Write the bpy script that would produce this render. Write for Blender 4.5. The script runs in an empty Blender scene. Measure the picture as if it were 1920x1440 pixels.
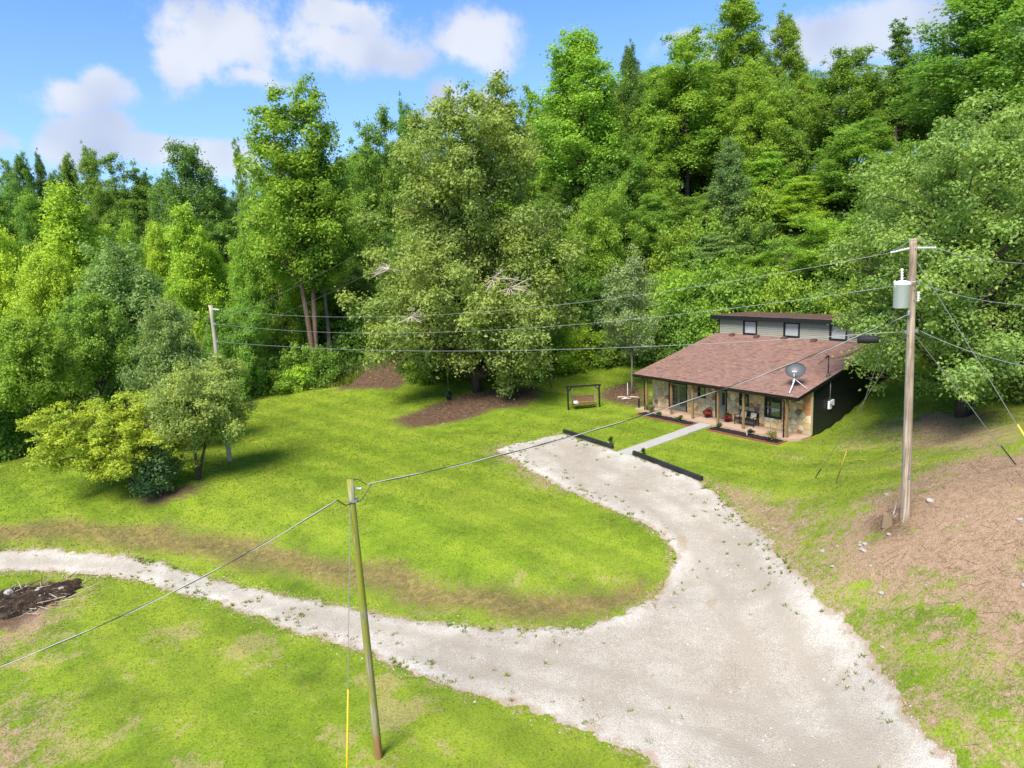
import bpy, bmesh, math, random
import numpy as np
from mathutils import Vector, Matrix

scn = bpy.context.scene
COL = scn.collection

# ------------------------------------------------------------------ camera
PITCH, ROLL = math.radians(10.0), math.radians(2.7)
_f = Vector((0, math.cos(PITCH), -math.sin(PITCH))); _u = Vector((0, math.sin(PITCH), math.cos(PITCH))); _r = Vector((1, 0, 0))
_r2 = _r*math.cos(ROLL) - _u*math.sin(ROLL); _u2 = _u*math.cos(ROLL) + _r*math.sin(ROLL)
cam_data = bpy.data.cameras.new('camera'); cam = bpy.data.objects.new('camera', cam_data); COL.objects.link(cam)
cam.matrix_world = Matrix(((_r2.x, _u2.x, -_f.x, 0), (_r2.y, _u2.y, -_f.y, 0), (_r2.z, _u2.z, -_f.z, 11.5), (0, 0, 0, 1)))
cam_data.sensor_width = 36.0; cam_data.lens = 23.89; cam_data.clip_start = 0.1; cam_data.clip_end = 6000
scn.camera = cam
scn.cycles.max_bounces = 6; scn.cycles.diffuse_bounces = 4; scn.cycles.glossy_bounces = 2; scn.cycles.transmission_bounces = 3; scn.cycles.transparent_max_bounces = 6

# ------------------------------------------------------------------ light, sky, exposure
SUN_EL, SUN_AZ = math.radians(53), math.radians(208)        # azimuth clockwise from +Y: behind the camera, to the left
sdir = Vector((math.sin(SUN_AZ)*math.cos(SUN_EL), math.cos(SUN_AZ)*math.cos(SUN_EL), math.sin(SUN_EL)))
sun_data = bpy.data.lights.new('sun', 'SUN'); sun_data.energy = 1.4; sun_data.angle = math.radians(28.0); sun_data.color = (1.0, 0.94, 0.84)
sun = bpy.data.objects.new('sun', sun_data); COL.objects.link(sun)
sun.rotation_euler = sdir.to_track_quat('Z', 'Y').to_euler(); sun.location = (0, 0, 60)
scn.view_settings.view_transform = 'Standard'; scn.view_settings.look = 'None'
scn.view_settings.gamma = 1.0; scn.view_settings.use_curve_mapping = False
scn.view_settings.exposure = 2.4

class NT:
    """small node-tree writer"""
    def __init__(s, tree): s.t = tree; s.n = tree.nodes; s.l = tree.links
    def add(s, typ, **kw):
        nd = s.n.new(typ)
        for k, v in kw.items(): setattr(nd, k, v)
        return nd
    def put(s, nd, idx, v):
        if v is None: return
        if isinstance(v, bpy.types.NodeSocket): s.l.new(v, nd.inputs[idx])
        else: nd.inputs[idx].default_value = v
    def math(s, op, a, b=None, c=None, clamp=False):
        nd = s.add('ShaderNodeMath', operation=op, use_clamp=clamp); s.put(nd, 0, a); s.put(nd, 1, b); s.put(nd, 2, c); return nd.outputs[0]
    def vmath(s, op, a, b=None, out=0):
        nd = s.add('ShaderNodeVectorMath', operation=op); s.put(nd, 0, a); s.put(nd, 1, b); return nd.outputs[out]
    def noise(s, vec, scale, detail=4, rough=0.55, dist=0.0, out=0):
        nd = s.add('ShaderNodeTexNoise'); s.put(nd, 'Vector', vec); s.put(nd, 'Scale', scale); s.put(nd, 'Detail', detail); s.put(nd, 'Roughness', rough); s.put(nd, 'Distortion', dist)
        return nd.outputs[out]
    def ramp(s, fac, stops, interp='LINEAR'):
        nd = s.add('ShaderNodeValToRGB'); e = nd.color_ramp; e.interpolation = interp
        while len(e.elements) < len(stops): e.elements.new(0.5)
        for el, (p, c) in zip(e.elements, stops):
            el.position = p; el.color = (*c, 1) if len(c) == 3 else c
        s.put(nd, 0, fac); return nd.outputs[0]
    def mix(s, fac, a, b, mode='MIX'):
        nd = s.add('ShaderNodeMix', data_type='RGBA', blend_type=mode)
        s.put(nd, 0, fac)
        for i, v in ((6, a), (7, b)):
            if isinstance(v, tuple) and len(v) == 3: v = (*v, 1)
            s.put(nd, i, v)
        return nd.outputs[2]
    def step(s, v, lo, hi):
        nd = s.add('ShaderNodeMapRange', interpolation_type='SMOOTHSTEP'); s.put(nd, 0, v); s.put(nd, 1, lo); s.put(nd, 2, hi); s.put(nd, 3, 0.0); s.put(nd, 4, 1.0); return nd.outputs[0]

def azel(az, el):
    az, el = math.radians(az), math.radians(el)
    return (math.sin(az)*math.cos(el), math.cos(az)*math.cos(el), math.sin(el))

world = bpy.data.worlds.new('World'); scn.world = world; world.use_nodes = True
w = NT(world.node_tree); w.n.clear()
sky = w.add('ShaderNodeTexSky', sky_type='NISHITA'); sky.sun_disc = False; sky.sun_elevation = SUN_EL; sky.sun_rotation = SUN_AZ
sky.air_density = 1.0; sky.dust_density = 0.35; sky.ozone_density = 2.2; sky.altitude = 300
tc = w.add('ShaderNodeTexCoord'); dirv = tc.outputs['Generated']
# cumulus: soft elliptical puffs (azimuth, elevation, half-widths in radians) torn by fractal noise, plus scattered clouds all round the sky
warp = w.vmath('SUBTRACT', w.noise(dirv, 6.0, 2, 0.6, out=1), (0.5, 0.5, 0.5))
sc_ = w.add('ShaderNodeVectorMath', operation='SCALE'); w.l.new(warp, sc_.inputs[0]); sc_.inputs['Scale'].default_value = 0.10
wd = w.vmath('ADD', dirv, sc_.outputs[0])
PUFFS = [(-20.3, 16.9, 0.144, 0.088), (-18.4, 14.5, 0.086, 0.037), (-23.7, 15.3, 0.067, 0.056), (-9.9, 17.0, 0.182, 0.056), (-2.1, 17.3, 0.105, 0.051), (-30.0, 13.0, 0.086, 0.035), (-28.3, 13.5, 0.048, 0.037), (-29.9, 10.3, 0.072, 0.046), (-31.4, 9.2, 0.057, 0.042), (-25.6, 9.1, 0.115, 0.032), (-20.9, 8.6, 0.115, 0.037), (-4.5, 12.8, 0.067, 0.046), (-1.5, 12.7, 0.057, 0.037), (14.0, 15.7, 0.057, 0.032), (16.4, 12.5, 0.077, 0.046), (26.2, 13.7, 0.22, 0.056), (30.1, 14.0, 0.153, 0.056), (29.7, 10.1, 0.115, 0.056), (-35.7, 9.8, 0.057, 0.037), (-11.3, 18.9, 0.115, 0.037)]
field = None
for (az, el, hw, hh) in PUFFS:
    mp = w.add('ShaderNodeMapping', vector_type='TEXTURE')
    w.l.new(wd, mp.inputs['Vector'])
    mp.inputs['Location'].default_value = azel(az, el)
    mp.inputs['Rotation'].default_value = (0, 0, -math.radians(az))
    mp.inputs['Scale'].default_value = (hw, 0.30, hh)
    v = w.math('SUBTRACT', 1.0, w.vmath('LENGTH', mp.outputs[0], out=1))
    field = v if field is None else w.math('MAXIMUM', field, v)
# overhead and behind the camera: scattered clouds, extra cover added overhead for fill light
sep = w.add('ShaderNodeSeparateXYZ'); w.l.new(dirv, sep.inputs[0])
zz = w.math('ADD', w.math('MAXIMUM', sep.outputs[2], 0.0), 0.22)
plane = w.add('ShaderNodeCombineXYZ'); w.l.new(w.math('DIVIDE', sep.outputs[0], zz), plane.inputs[0]); w.l.new(w.math('DIVIDE', sep.outputs[1], zz), plane.inputs[1])
scat = w.noise(plane.outputs[0], 1.35, 2, 0.55)
scat = w.math('MULTIPLY', w.math('SUBTRACT', scat, w.math('SUBTRACT', 0.56, w.math('MULTIPLY', w.step(sep.outputs[2], 0.42, 0.72), 0.16))), 3.0)
field = w.math('MAXIMUM', field, scat)
fine = w.math('SUBTRACT', w.noise(dirv, 11.0, 6, 0.64), 0.5)
dens = w.step(w.math('ADD', field, w.math('MULTIPLY', fine, 1.7)), 0.25, 0.72)
shade = w.noise(w.vmath('ADD', dirv, (0.0, 0.0, 0.03)), 8.0, 2, 0.55)
ccol = w.ramp(shade, [(0.30, (0.60, 0.66, 0.80)), (0.48, (0.80, 0.83, 0.92)), (0.64, (1.0, 1.0, 1.02))])
cscale = w.add('ShaderNodeVectorMath', operation='SCALE'); w.l.new(ccol, cscale.inputs[0]); cscale.inputs['Scale'].default_value = 3.5
skyc = w.mix(1.0, sky.outputs[0], (0.50,0.71,0.99), 'MULTIPLY')
hz = w.step(sep.outputs[2], 0.42, 0.02)
skyc = w.mix(w.math('MULTIPLY', hz, 0.42), skyc, (2.2,3.0,4.2))
cm = w.mix(w.math('MULTIPLY', dens, 0.82), skyc, cscale.outputs[0])
bg = w.add('ShaderNodeBackground'); w.l.new(cm, bg.inputs[0]); bg.inputs[1].default_value = 0.05
world.cycles.sampling_method = 'MANUAL'; world.cycles.sample_map_resolution = 512
wo = w.add('ShaderNodeOutputWorld'); w.l.new(bg.outputs[0], wo.inputs[0])

# ------------------------------------------------------------------ helpers
def tag(o, label=None, cat=None, group=None, kind=None):
    if label: o['label'] = label
    if cat: o['category'] = cat
    if group: o['group'] = group
    if kind: o['kind'] = kind
    return o
def empty(name, loc=(0, 0, 0), rz=0.0, parent=None):
    o = bpy.data.objects.new(name, None); COL.objects.link(o); o.location = loc; o.rotation_euler = (0, 0, rz); o.empty_display_size = 0.3
    if parent: o.parent = parent
    return o
def link(name, me, mat=None, parent=None, color=None):
    o = bpy.data.objects.new(name, me); COL.objects.link(o)
    if mat is not None and not me.materials: me.materials.append(mat)
    if parent is not None: o.parent = parent
    if color is not None: o.color = (*color[:3], 1)
    return o
def np_mesh(name, verts, faces, attrs=None, smooth=False):
    """faces: (n,3) or (n,4) int array"""
    me = bpy.data.meshes.new(name); verts = np.asarray(verts, np.float32); faces = np.asarray(faces, np.int32)
    nf, k = faces.shape
    me.vertices.add(len(verts)); me.vertices.foreach_set('co', verts.ravel())
    me.loops.add(nf*k); me.loops.foreach_set('vertex_index', faces.ravel())
    me.polygons.add(nf); me.polygons.foreach_set('loop_start', np.arange(0, nf*k, k, dtype=np.int32))
    if smooth: me.polygons.foreach_set('use_smooth', np.ones(nf, bool))
    me.update(calc_edges=True)
    for an, (dom, arr) in (attrs or {}).items():
        a = me.attributes.new(an, 'FLOAT', dom); a.data.foreach_set('value', np.asarray(arr, np.float32))
    return me
class MB:
    """collects boxes, tubes, prisms; build() links them as one mesh"""
    def __init__(s): s.v = []; s.f = []
    def poly(s, pts, faces):
        b = len(s.v); s.v += [tuple(p) for p in pts]; s.f += [tuple(b+i for i in f) for f in faces]; return s
    def box(s, x0, x1, y0, y1, z0, z1, dz=None):
        p = [(x0,y0,z0),(x1,y0,z0),(x1,y1,z0),(x0,y1,z0),(x0,y0,z1),(x1,y0,z1),(x1,y1,z1),(x0,y1,z1)]
        return s.poly(p, [(3,2,1,0),(4,5,6,7),(0,1,5,4),(1,2,6,5),(2,3,7,6),(3,0,4,7)])
    def hexa(s, p): return s.poly(p, [(3,2,1,0),(4,5,6,7),(0,1,5,4),(1,2,6,5),(2,3,7,6),(3,0,4,7)])
    def bar(s, a, b, wd, ht=None, up=(0, 0, 1)):
        a, b = Vector(a), Vector(b); d = (b-a).normalized(); u = Vector(up)
        if abs(d.dot(u)) > .95: u = Vector((0, 1, 0))
        x = d.cross(u).normalized()*wd*.5; y = x.cross(d).normalized()*(ht or wd)*.5
        return s.hexa([a-x-y, a+x-y, b+x-y, b-x-y, a-x+y, a+x+y, b+x+y, b-x+y])
    def tube(s, pts, rad, n=8, cap=True):
        pts = [Vector(p) for p in pts]; m = len(pts)
        if not isinstance(rad, (list, tuple)): rad = [rad]*m
        base = len(s.v); prev = None
        for i, p in enumerate(pts):
            d = (pts[min(i+1, m-1)] - pts[max(i-1, 0)]).normalized()
            if prev is None:
                prev = d.cross(Vector((0, 0, 1)) if abs(d.z) < .9 else Vector((1, 0, 0))).normalized()
            prev = (prev - d*prev.dot(d)).normalized(); q = d.cross(prev)
            for k in range(n):
                a = 2*math.pi*k/n; s.v.append(tuple(p + (prev*math.cos(a)+q*math.sin(a))*rad[i]))
        for i in range(m-1):
            for k in range(n):
                k2 = (k+1) % n; s.f.append((base+i*n+k, base+i*n+k2, base+(i+1)*n+k2, base+(i+1)*n+k))
        if cap:
            s.f.append(tuple(base+k for k in range(n))[::-1]); s.f.append(tuple(base+(m-1)*n+k for k in range(n)))
        return s
    def lathe(s, prof, c=(0, 0, 0), n=16):
        b = len(s.v)
        for r, z in prof:
            for k in range(n):
                a = 2*math.pi*k/n; s.v.append((c[0]+r*math.cos(a), c[1]+r*math.sin(a), c[2]+z))
        for i in range(len(prof)-1):
            for k in range(n):
                k2 = (k+1) % n; s.f.append((b+i*n+k, b+i*n+k2, b+(i+1)*n+k2, b+(i+1)*n+k))
        s.f.append(tuple(b+k for k in range(n))[::-1]); s.f.append(tuple(b+(len(prof)-1)*n+k for k in range(n)))
        return s
    def mesh(s, name, smooth=False, bevel=0):
        me = bpy.data.meshes.new(name); me.from_pydata(s.v, [], s.f)
        if bevel:
            bm = bmesh.new(); bm.from_mesh(me); bmesh.ops.bevel(bm, geom=bm.edges[:], offset=bevel, segments=1, affect='EDGES', clamp_overlap=True); bm.to_mesh(me); bm.free()
        if smooth: me.polygons.foreach_set('use_smooth', [True]*len(me.polygons))
        me.update(); return me
    def build(s, name, mat, parent=None, smooth=False, bevel=0, color=None):
        return link(name, s.mesh(name, smooth, bevel), mat, parent, color)

# ------------------------------------------------------------------ materials
MATS = {}
def newmat(name):
    m = bpy.data.materials.new(name); m.use_nodes = True; t = NT(m.node_tree); t.n.clear(); MATS[name] = m; return m, t
def finish(t, shader, disp=None):
    o = t.add('ShaderNodeOutputMaterial'); t.l.new(shader, o.inputs[0])
def principled(t, col, rough=0.7, metal=0.0, bump=None, bdist=0.01, bstr=1.0, spec=0.4, trans=None):
    p = t.add('ShaderNodeBsdfPrincipled')
    if isinstance(col, tuple): col = (*col, 1) if len(col) == 3 else col
    t.put(p, 'Base Color', col); t.put(p, 'Roughness', rough); t.put(p, 'Metallic', metal); t.put(p, 'Specular IOR Level', spec)
    if bump is not None:
        b = t.add('ShaderNodeBump'); t.put(b, 'Height', bump); b.inputs['Distance'].default_value = bdist; b.inputs['Strength'].default_value = bstr; t.l.new(b.outputs[0], p.inputs['Normal'])
    return p.outputs[0]
def objco(t): return t.add('ShaderNodeTexCoord').outputs['Object']
def worldco(t): return t.add('ShaderNodeNewGeometry').outputs['Position']
def attr(t, n): return t.add('ShaderNodeAttribute', attribute_name=n).outputs['Fac']
def simple(name, col, rough=0.6, metal=0.0, var=0.25, scale=6.0, bump=0.003, spec=0.4, usecol=False):
    """paint, metal, timber and the like: a base colour broken by two scales of grime"""
    m, t = newmat(name); co = objco(t)
    n1 = t.noise(co, scale, 5, 0.6); n2 = t.noise(co, scale*7, 3, 0.6)
    base = t.add('ShaderNodeObjectInfo').outputs['Color'] if usecol else (*col, 1)
    f1 = t.math('ADD', t.math('MULTIPLY', n1, var*1.6), 1-var*0.8)
    f2 = t.math('ADD', t.math('MULTIPLY', n2, var*0.9), 1-var*0.45)
    ff = t.math('MULTIPLY', f1, f2); cmb = t.add('ShaderNodeCombineXYZ')
    for i in range(3): t.l.new(ff, cmb.inputs[i])
    c = t.mix(1.0, base, cmb.outputs[0], 'MULTIPLY')
    finish(t, principled(t, c, rough, metal, n2, bump, 0.6, spec)); return m
simple('black_paint', (.012, .013, .015), .45, 0, .3, 3)
simple('black_metal', (.014, .013, .013), .4, .1, .25, 5)
simple('bronze_gutter', (.028, .018, .014), .35, .2, .25, 4)
simple('galvanised', (.36, .37, .38), .42, .7, .2, 8)
simple('grey_enamel', (.80, .79, .82), .38, 0, .12, 3)
simple('porcelain', (.62, .60, .57), .3, 0, .15, 10)
simple('dish_grey', (.075, .082, .085), .45, 0, .15, 4)
simple('white_plastic', (.75, .75, .73), .4, 0, .12, 6)
simple('sage_paint', (.20, .20, .145), .5, 0, .18, 3)
simple('siding_sage', (.29, .28, .22), .6, 0, .14, 2.5)
simple('porch_concrete', (.42, .29, .20), .8, 0, .3, 2.2, .004)
simple('walk_concrete', (.36, .34, .305), .85, 0, .3, 1.6, .004)
simple('mortar', (.60, .49, .31), .9, 0, .3, 9, .006)
simple('stone_col', (.4, .3, .2), .85, 0, .45, 7, .012, .3, usecol=True)
simple('plain_col', (.4, .3, .2), .7, 0, .3, 7, .006, .3, usecol=True)
simple('mulch', (.012, .009, .008), .95, 0, .6, 16, .03)
simple('brick_edge', (.24, .085, .045), .85, 0, .4, 9, .006)
simple('red_flower', (.30, .012, .010), .6, 0, .5, 20)
simple('dark_leaf', (.035, .075, .018), .6, 0, .4, 20)
simple('cushion', (.62, .50, .33), .9, 0, .15, 12)
simple('wicker', (.022, .015, .012), .6, 0, .3, 20, .006)
simple('curtain', (.40, .41, .43), .9, 0, .2, 3)
simple('rubber', (.014, .014, .015), .75, 0, .3, 9, .006)
simple('rope', (.30, .25, .18), .9, 0, .3, 20)
simple('swing_wood', (.15, .06, .035), .6, 0, .35, 7, .005)
simple('wire_alu', (.33, .33, .33), .5, .5, .2, 3)
simple('wire_pale', (.40, .39, .37), .5, .2, .2, 3)
simple('wire_black', (.02, .02, .02), .5, 0, .2, 3)
simple('guard_yellow', (.68, .46, .02), .45, 0, .15, 5)
m, t = newmat('char'); co = worldco(t); n1 = t.noise(co, 2.2, 6, .75); n2 = t.noise(co, 17, 4, .75)
c = t.ramp(t.math('ADD', t.math('MULTIPLY', n1, .6), t.math('MULTIPLY', n2, .4)), [(.36, (.014, .012, .011)), (.48, (.05, .036, .026)), (.56, (.13, .085, .05)), (.68, (.26, .20, .15))]); finish(t, principled(t, c, .95, 0, n2, .12, 1.0, .1))
simple('dead_wood', (.48, .40, .31), .85, 0, .4, 9, .008)
simple('stump_wood', (.22, .15, .09), .9, 0, .5, 12, .012)
simple('limestone', (.34, .31, .27), .85, 0, .3, 6, .015)
simple('shingle_flash', (.10, .05, .04), .85, 0, .3, 6)

def timber(name, c1, c2, moss=None, along='Z', scale=1.0):
    m, t = newmat(name); co = objco(t); mp = t.add('ShaderNodeMapping'); t.l.new(co, mp.inputs[0])
    s = {'Z': (22, 22, .7), 'X': (.7, 22, 22)}[along]; mp.inputs['Scale'].default_value = tuple(a*scale for a in s)
    g = t.noise(mp.outputs[0], 1.0, 5, .65); big = t.noise(co, .9, 3, .5)
    c = t.ramp(g, [(.3, c1), (.62, c2)])
    mp3 = t.add('ShaderNodeMapping'); t.l.new(co, mp3.inputs[0]); mp3.inputs['Scale'].default_value = tuple(a*scale*b for a, b in zip(s, (1.9, 1.9, .5) if along == 'Z' else (.5, 1.9, 1.9)))
    split = t.step(t.noise(mp3.outputs[0], 1.0, 3, .5), .60, .68); c = t.mix(t.math('MULTIPLY', split, .8), c, tuple(a*.35 for a in c1))
    c = t.mix(t.math('MULTIPLY', t.step(big, .4, .7), .45), c, tuple(a*.6 for a in c1))
    if moss:
        mp2 = t.add('ShaderNodeMapping'); t.l.new(co, mp2.inputs[0]); mp2.inputs['Scale'].default_value = (6, 6, .9)
        mk = t.step(t.noise(mp2.outputs[0], 1.0, 4, .6), moss[1], moss[1]+.16); c = t.mix(mk, c, moss[0])
    if moss:
        sp_ = t.add('ShaderNodeSeparateXYZ'); t.l.new(co, sp_.inputs[0]); c = t.mix(t.math('MULTIPLY', t.step(t.math('ADD', sp_.outputs[2], t.math('MULTIPLY', big, .8)), 1.5, .9), .85), c, t.ramp(g, [(.3, (.16, .07, .025)), (.6, (.36, .19, .08))]))
    finish(t, principled(t, c, .85, 0, g, .012, .8, .2)); return m
timber('post_timber', (.17, .10, .045), (.31, .20, .085))
timber('pole_grey', (.17, .105, .07), (.52, .41, .30))
timber('pole_pale', (.30, .25, .18), (.50, .44, .33))
timber('pole_moss', (.20, .17, .10), (.40, .36, .24), ((.24, .24, .03), .40))
timber('bark', (.035, .026, .02), (.13, .10, .078))
timber('bark_brown', (.10, .062, .042), (.27, .18, .125))
timber('bark_pale', (.13, .10, .075), (.30, .25, .20))
timber('sleeper_black', (.008, .008, .009), (.04, .041, .043), None, 'X')

# glass: dark reflective pane
m, t = newmat('glass'); gl = t.add('ShaderNodeBsdfGlossy'); gl.inputs['Roughness'].default_value = .03; gl.inputs['Color'].default_value = (.9, .95, 1, 1)
tr = t.add('ShaderNodeBsdfTransparent'); tr.inputs['Color'].default_value = (.62, .66, .66, 1)
fr = t.add('ShaderNodeFresnel'); fr.inputs[0].default_value = 1.5
mx = t.add('ShaderNodeMixShader'); t.l.new(t.math('ADD', fr.outputs[0], .10), mx.inputs[0]); t.l.new(tr.outputs[0], mx.inputs[1]); t.l.new(gl.outputs[0], mx.inputs[2])
finish(t, mx.outputs[0])

# leaves: colour of the tree (object colour) varied leaf by leaf
def leafmat(name, transl=.40, hue=True):
    m, t = newmat(name); oc = t.add('ShaderNodeObjectInfo').outputs['Color']; ti = attr(t, 'tint')
    yel = t.mix(1.0, oc, (1.28, 1.16, .85), 'MULTIPLY'); blu = t.mix(1.0, oc, (.76, .86, 1.0), 'MULTIPLY')
    c = t.mix(ti, blu, yel)
    p = principled(t, c, .55, 0, None, spec=.16)
    tl = t.add('ShaderNodeBsdfTranslucent'); t.l.new(t.mix(1.0, c, (1.15, 1.25, .6), 'MULTIPLY'), tl.inputs[0])
    mx = t.add('ShaderNodeMixShader'); mx.inputs[0].default_value = transl; t.l.new(p, mx.inputs[1]); t.l.new(tl.outputs[0], mx.inputs[2])
    finish(t, mx.outputs[0]); return m
leafmat('leaf')

# shingles: blend of rust, tan and grey tabs
m, t = newmat('shingle'); ti = attr(t, 'tint'); co = objco(t)
c = t.ramp(ti, [(0, (.17, .105, .085)), (.25, (.23, .145, .115)), (.5, (.28, .175, .138)), (.72, (.32, .19, .14)), (.88, (.28, .205, .175)), (1, (.36, .235, .18))])
big = t.noise(co, .35, 4, .6); c = t.mix(t.math('MULTIPLY', t.step(big, .45, .72), .35), c, (.30, .20, .17))
gr = t.noise(co, 130, 2, .6); c = t.mix(.35, c, t.ramp(gr, [(.3, (.06, .035, .03)), (.7, (.34, .2, .16))]), 'OVERLAY')
mp = t.add('ShaderNodeMapping'); t.l.new(co, mp.inputs[0]); mp.inputs['Scale'].default_value = (2.2, .22, .22)
st = t.step(t.noise(mp.outputs[0], 1.0, 4, .6), .56, .78); c = t.mix(t.math('MULTIPLY', st, .4), c, (.06, .035, .032))
finish(t, principled(t, c, .9, 0, gr, .004, .7, .2))

# ground: mown grass, dead straw, bare soil. 'dead' and 'dirt' come from the surveyed patches, one of them painted tree shade
m, t = newmat('ground'); co = worldco(t); dead = attr(t, 'dead'); dirt = attr(t, 'dirt'); wild = attr(t, 'wild')
nL = t.noise(co, .10, 4, .6); nM = t.noise(co, .55, 5, .65); nS = t.noise(co, 3.2, 5, .7); nF = t.noise(co, 14, 4, .75); nX = t.noise(co, 42, 2, .7)
grass = t.ramp(nM, [(.28, (.10,.15,.014)), (.5, (.18,.26,.020)), (.72, (.24,.305,.028))])
grass = t.mix(t.math('MULTIPLY', t.step(nL, .40, .60), .42), grass, (.26,.31,.034))
tuft = t.ramp(nF, [(.25, (.32, .36, .28)), (.5, (.92, .95, .85)), (.78, (1.42, 1.34, 1.25))])
patchy = t.step(t.noise(co, 1.3, 5, .7), .42, .70); grass = t.mix(t.math('MULTIPLY', patchy, .32), grass, (.10, .15, .015))
yel = t.step(t.noise(co, .8, 5, .7, .4), .52, .74); grass = t.mix(t.math('MULTIPLY', yel, .34), grass, (.33, .30, .07))
grass = t.mix(.85, grass, tuft, 'MULTIPLY')
straw = t.ramp(t.math('ADD', t.math('MULTIPLY', nS, .45), t.math('MULTIPLY', nF, .55)), [(.25, (.17, .10, .06)), (.45, (.31, .205, .13)), (.6, (.41, .285, .19)), (.78, (.55, .43, .31))])
straw = t.mix(.8, straw, t.ramp(nX, [(.28, (.45, .42, .38)), (.55, (1, 1, 1)), (.75, (1.4, 1.36, 1.28))]), 'MULTIPLY')
soil = t.ramp(nS, [(.25, (.045, .028, .019)), (.5, (.105, .062, .040)), (.75, (.20, .125, .082))])
soil = t.mix(.7, soil, t.ramp(nX, [(.3, (.5, .5, .5)), (.5, (1, 1, 1)), (.72, (1.6, 1.5, 1.3))]), 'MULTIPLY')
rag = t.math('MULTIPLY', t.math('SUBTRACT', t.math('ADD', t.math('MULTIPLY', nS, .6), t.math('MULTIPLY', nF, .4)), .5), 2.6)
sparse = t.math('MULTIPLY', t.step(t.noise(co, .33, 5, .7), .47, .68), attr(t, 'thin'))
dry = t.ramp(nF, [(.25, (.16, .13, .05)), (.5, (.30, .26, .095)), (.78, (.42, .36, .17))])
grass = t.mix(t.math('MULTIPLY', t.step(t.math('ADD', sparse, t.math('MULTIPLY', rag, .5)), .2, .7), .75), grass, dry)
bank = attr(t, 'bank'); bkc = t.ramp(nS, [(.28, (.07, .045, .020)), (.5, (.19, .135, .058)), (.72, (.30, .235, .09))]); bkc = t.mix(.7, bkc, tuft, 'MULTIPLY')
grass = t.mix(t.math('MULTIPLY', t.step(t.math('ADD', bank, t.math('MULTIPLY', rag, .7)), .25, .8), .88), grass, bkc)
mow = t.add('ShaderNodeTexWave', wave_type='BANDS', bands_direction='DIAGONAL'); t.put(mow, 'Vector', co); t.put(mow, 'Scale', .16); t.put(mow, 'Distortion', 2.5); t.put(mow, 'Detail', 2.0); t.put(mow, 'Detail Scale', .6)
grass = t.mix(.34, grass, t.ramp(mow.outputs[0], [(.3, (.70, .78, .70)), (.7, (1.25, 1.18, 1.1))]), 'MULTIPLY')
holes = t.step(t.noise(co, .7, 5, .7), .50, .66); deadm = t.step(t.math('ADD', t.math('SUBTRACT', dead, t.math('MULTIPLY', holes, .42)), t.math('MULTIPLY', rag, .75)), .26, .74)
soil_shade_m = t.step(t.math('ADD', dirt, t.math('MULTIPLY', rag, .85)), .28, .74)
c = t.mix(deadm, grass, straw); c = t.mix(soil_shade_m, c, soil)
wood = t.ramp(nS, [(.3, (.05, .045, .02)), (.55, (.06, .09, .02)), (.8, (.10, .16, .03))]); c = t.mix(wild, c, wood)
hgtn = t.math('ADD', t.math('MULTIPLY', nF, .6), t.math('MULTIPLY', nX, .4))
finish(t, principled(t, c, .95, 0, hgtn, .06, .7, .1))

# crushed limestone
m, t = newmat('gravel'); co = worldco(t)
vo = t.add('ShaderNodeTexVoronoi'); t.put(vo, 'Vector', co); t.put(vo, 'Scale', 26.0)
n1 = t.noise(co, .35, 5, .65); n2 = t.noise(co, 2.2, 5, .7); n3 = t.noise(co, 60, 2, .7)
stn = t.ramp(t.math('MULTIPLY', t.add('ShaderNodeSeparateColor').outputs[0] if False else vo.outputs['Distance'], 1.0), [(.1, (1.12, 1.11, 1.1)), (.7, (.72, .7, .68))])
c = t.ramp(n1, [(.30, (.345,.30,.235)), (.52, (.45,.405,.335)), (.70, (.60,.565,.495))])
c = t.mix(t.math('MULTIPLY', t.step(n2, .5, .75), .5), c, (.60,.565,.495))
sepc = t.add('ShaderNodeSeparateColor'); t.l.new(vo.outputs['Color'], sepc.inputs[0])
c = t.mix(.5, c, t.ramp(sepc.outputs[0], [(0, (.62, .60, .56)), (.5, (.98, .97, .96)), (1, (1.3, 1.29, 1.27))]), 'MULTIPLY')
c = t.mix(.6, c, stn, 'MULTIPLY')
edge = attr(t, 'edge'); rut = attr(t, 'rut')
c = t.mix(t.math('MULTIPLY', t.math('MULTIPLY', rut, t.step(n2, .15, .55)), .85), c, (.345,.30,.235))
loose = attr(t, 'loose'); c = t.mix(t.math('MULTIPLY', loose, .45), c, (.66, .635, .575))
clay = attr(t, 'clay'); cm2 = t.step(t.math('ADD', clay, t.math('MULTIPLY', t.math('SUBTRACT', n2, .5), 1.3)), .45, .75); c = t.mix(t.math('MULTIPLY', cm2, .5), c, (.32, .23, .13))
dm = t.step(t.math('ADD', edge, t.math('MULTIPLY', t.math('SUBTRACT', n2, .5), 1.6)), .55, .95)
c = t.mix(t.math('MULTIPLY', dm, .7), c, (.34, .25, .17))
finish(t, principled(t, c, .95, 0, t.math('ADD', n3, t.math('MULTIPLY', vo.outputs['Distance'], -1.2)), .02, .8, .1))

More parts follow.
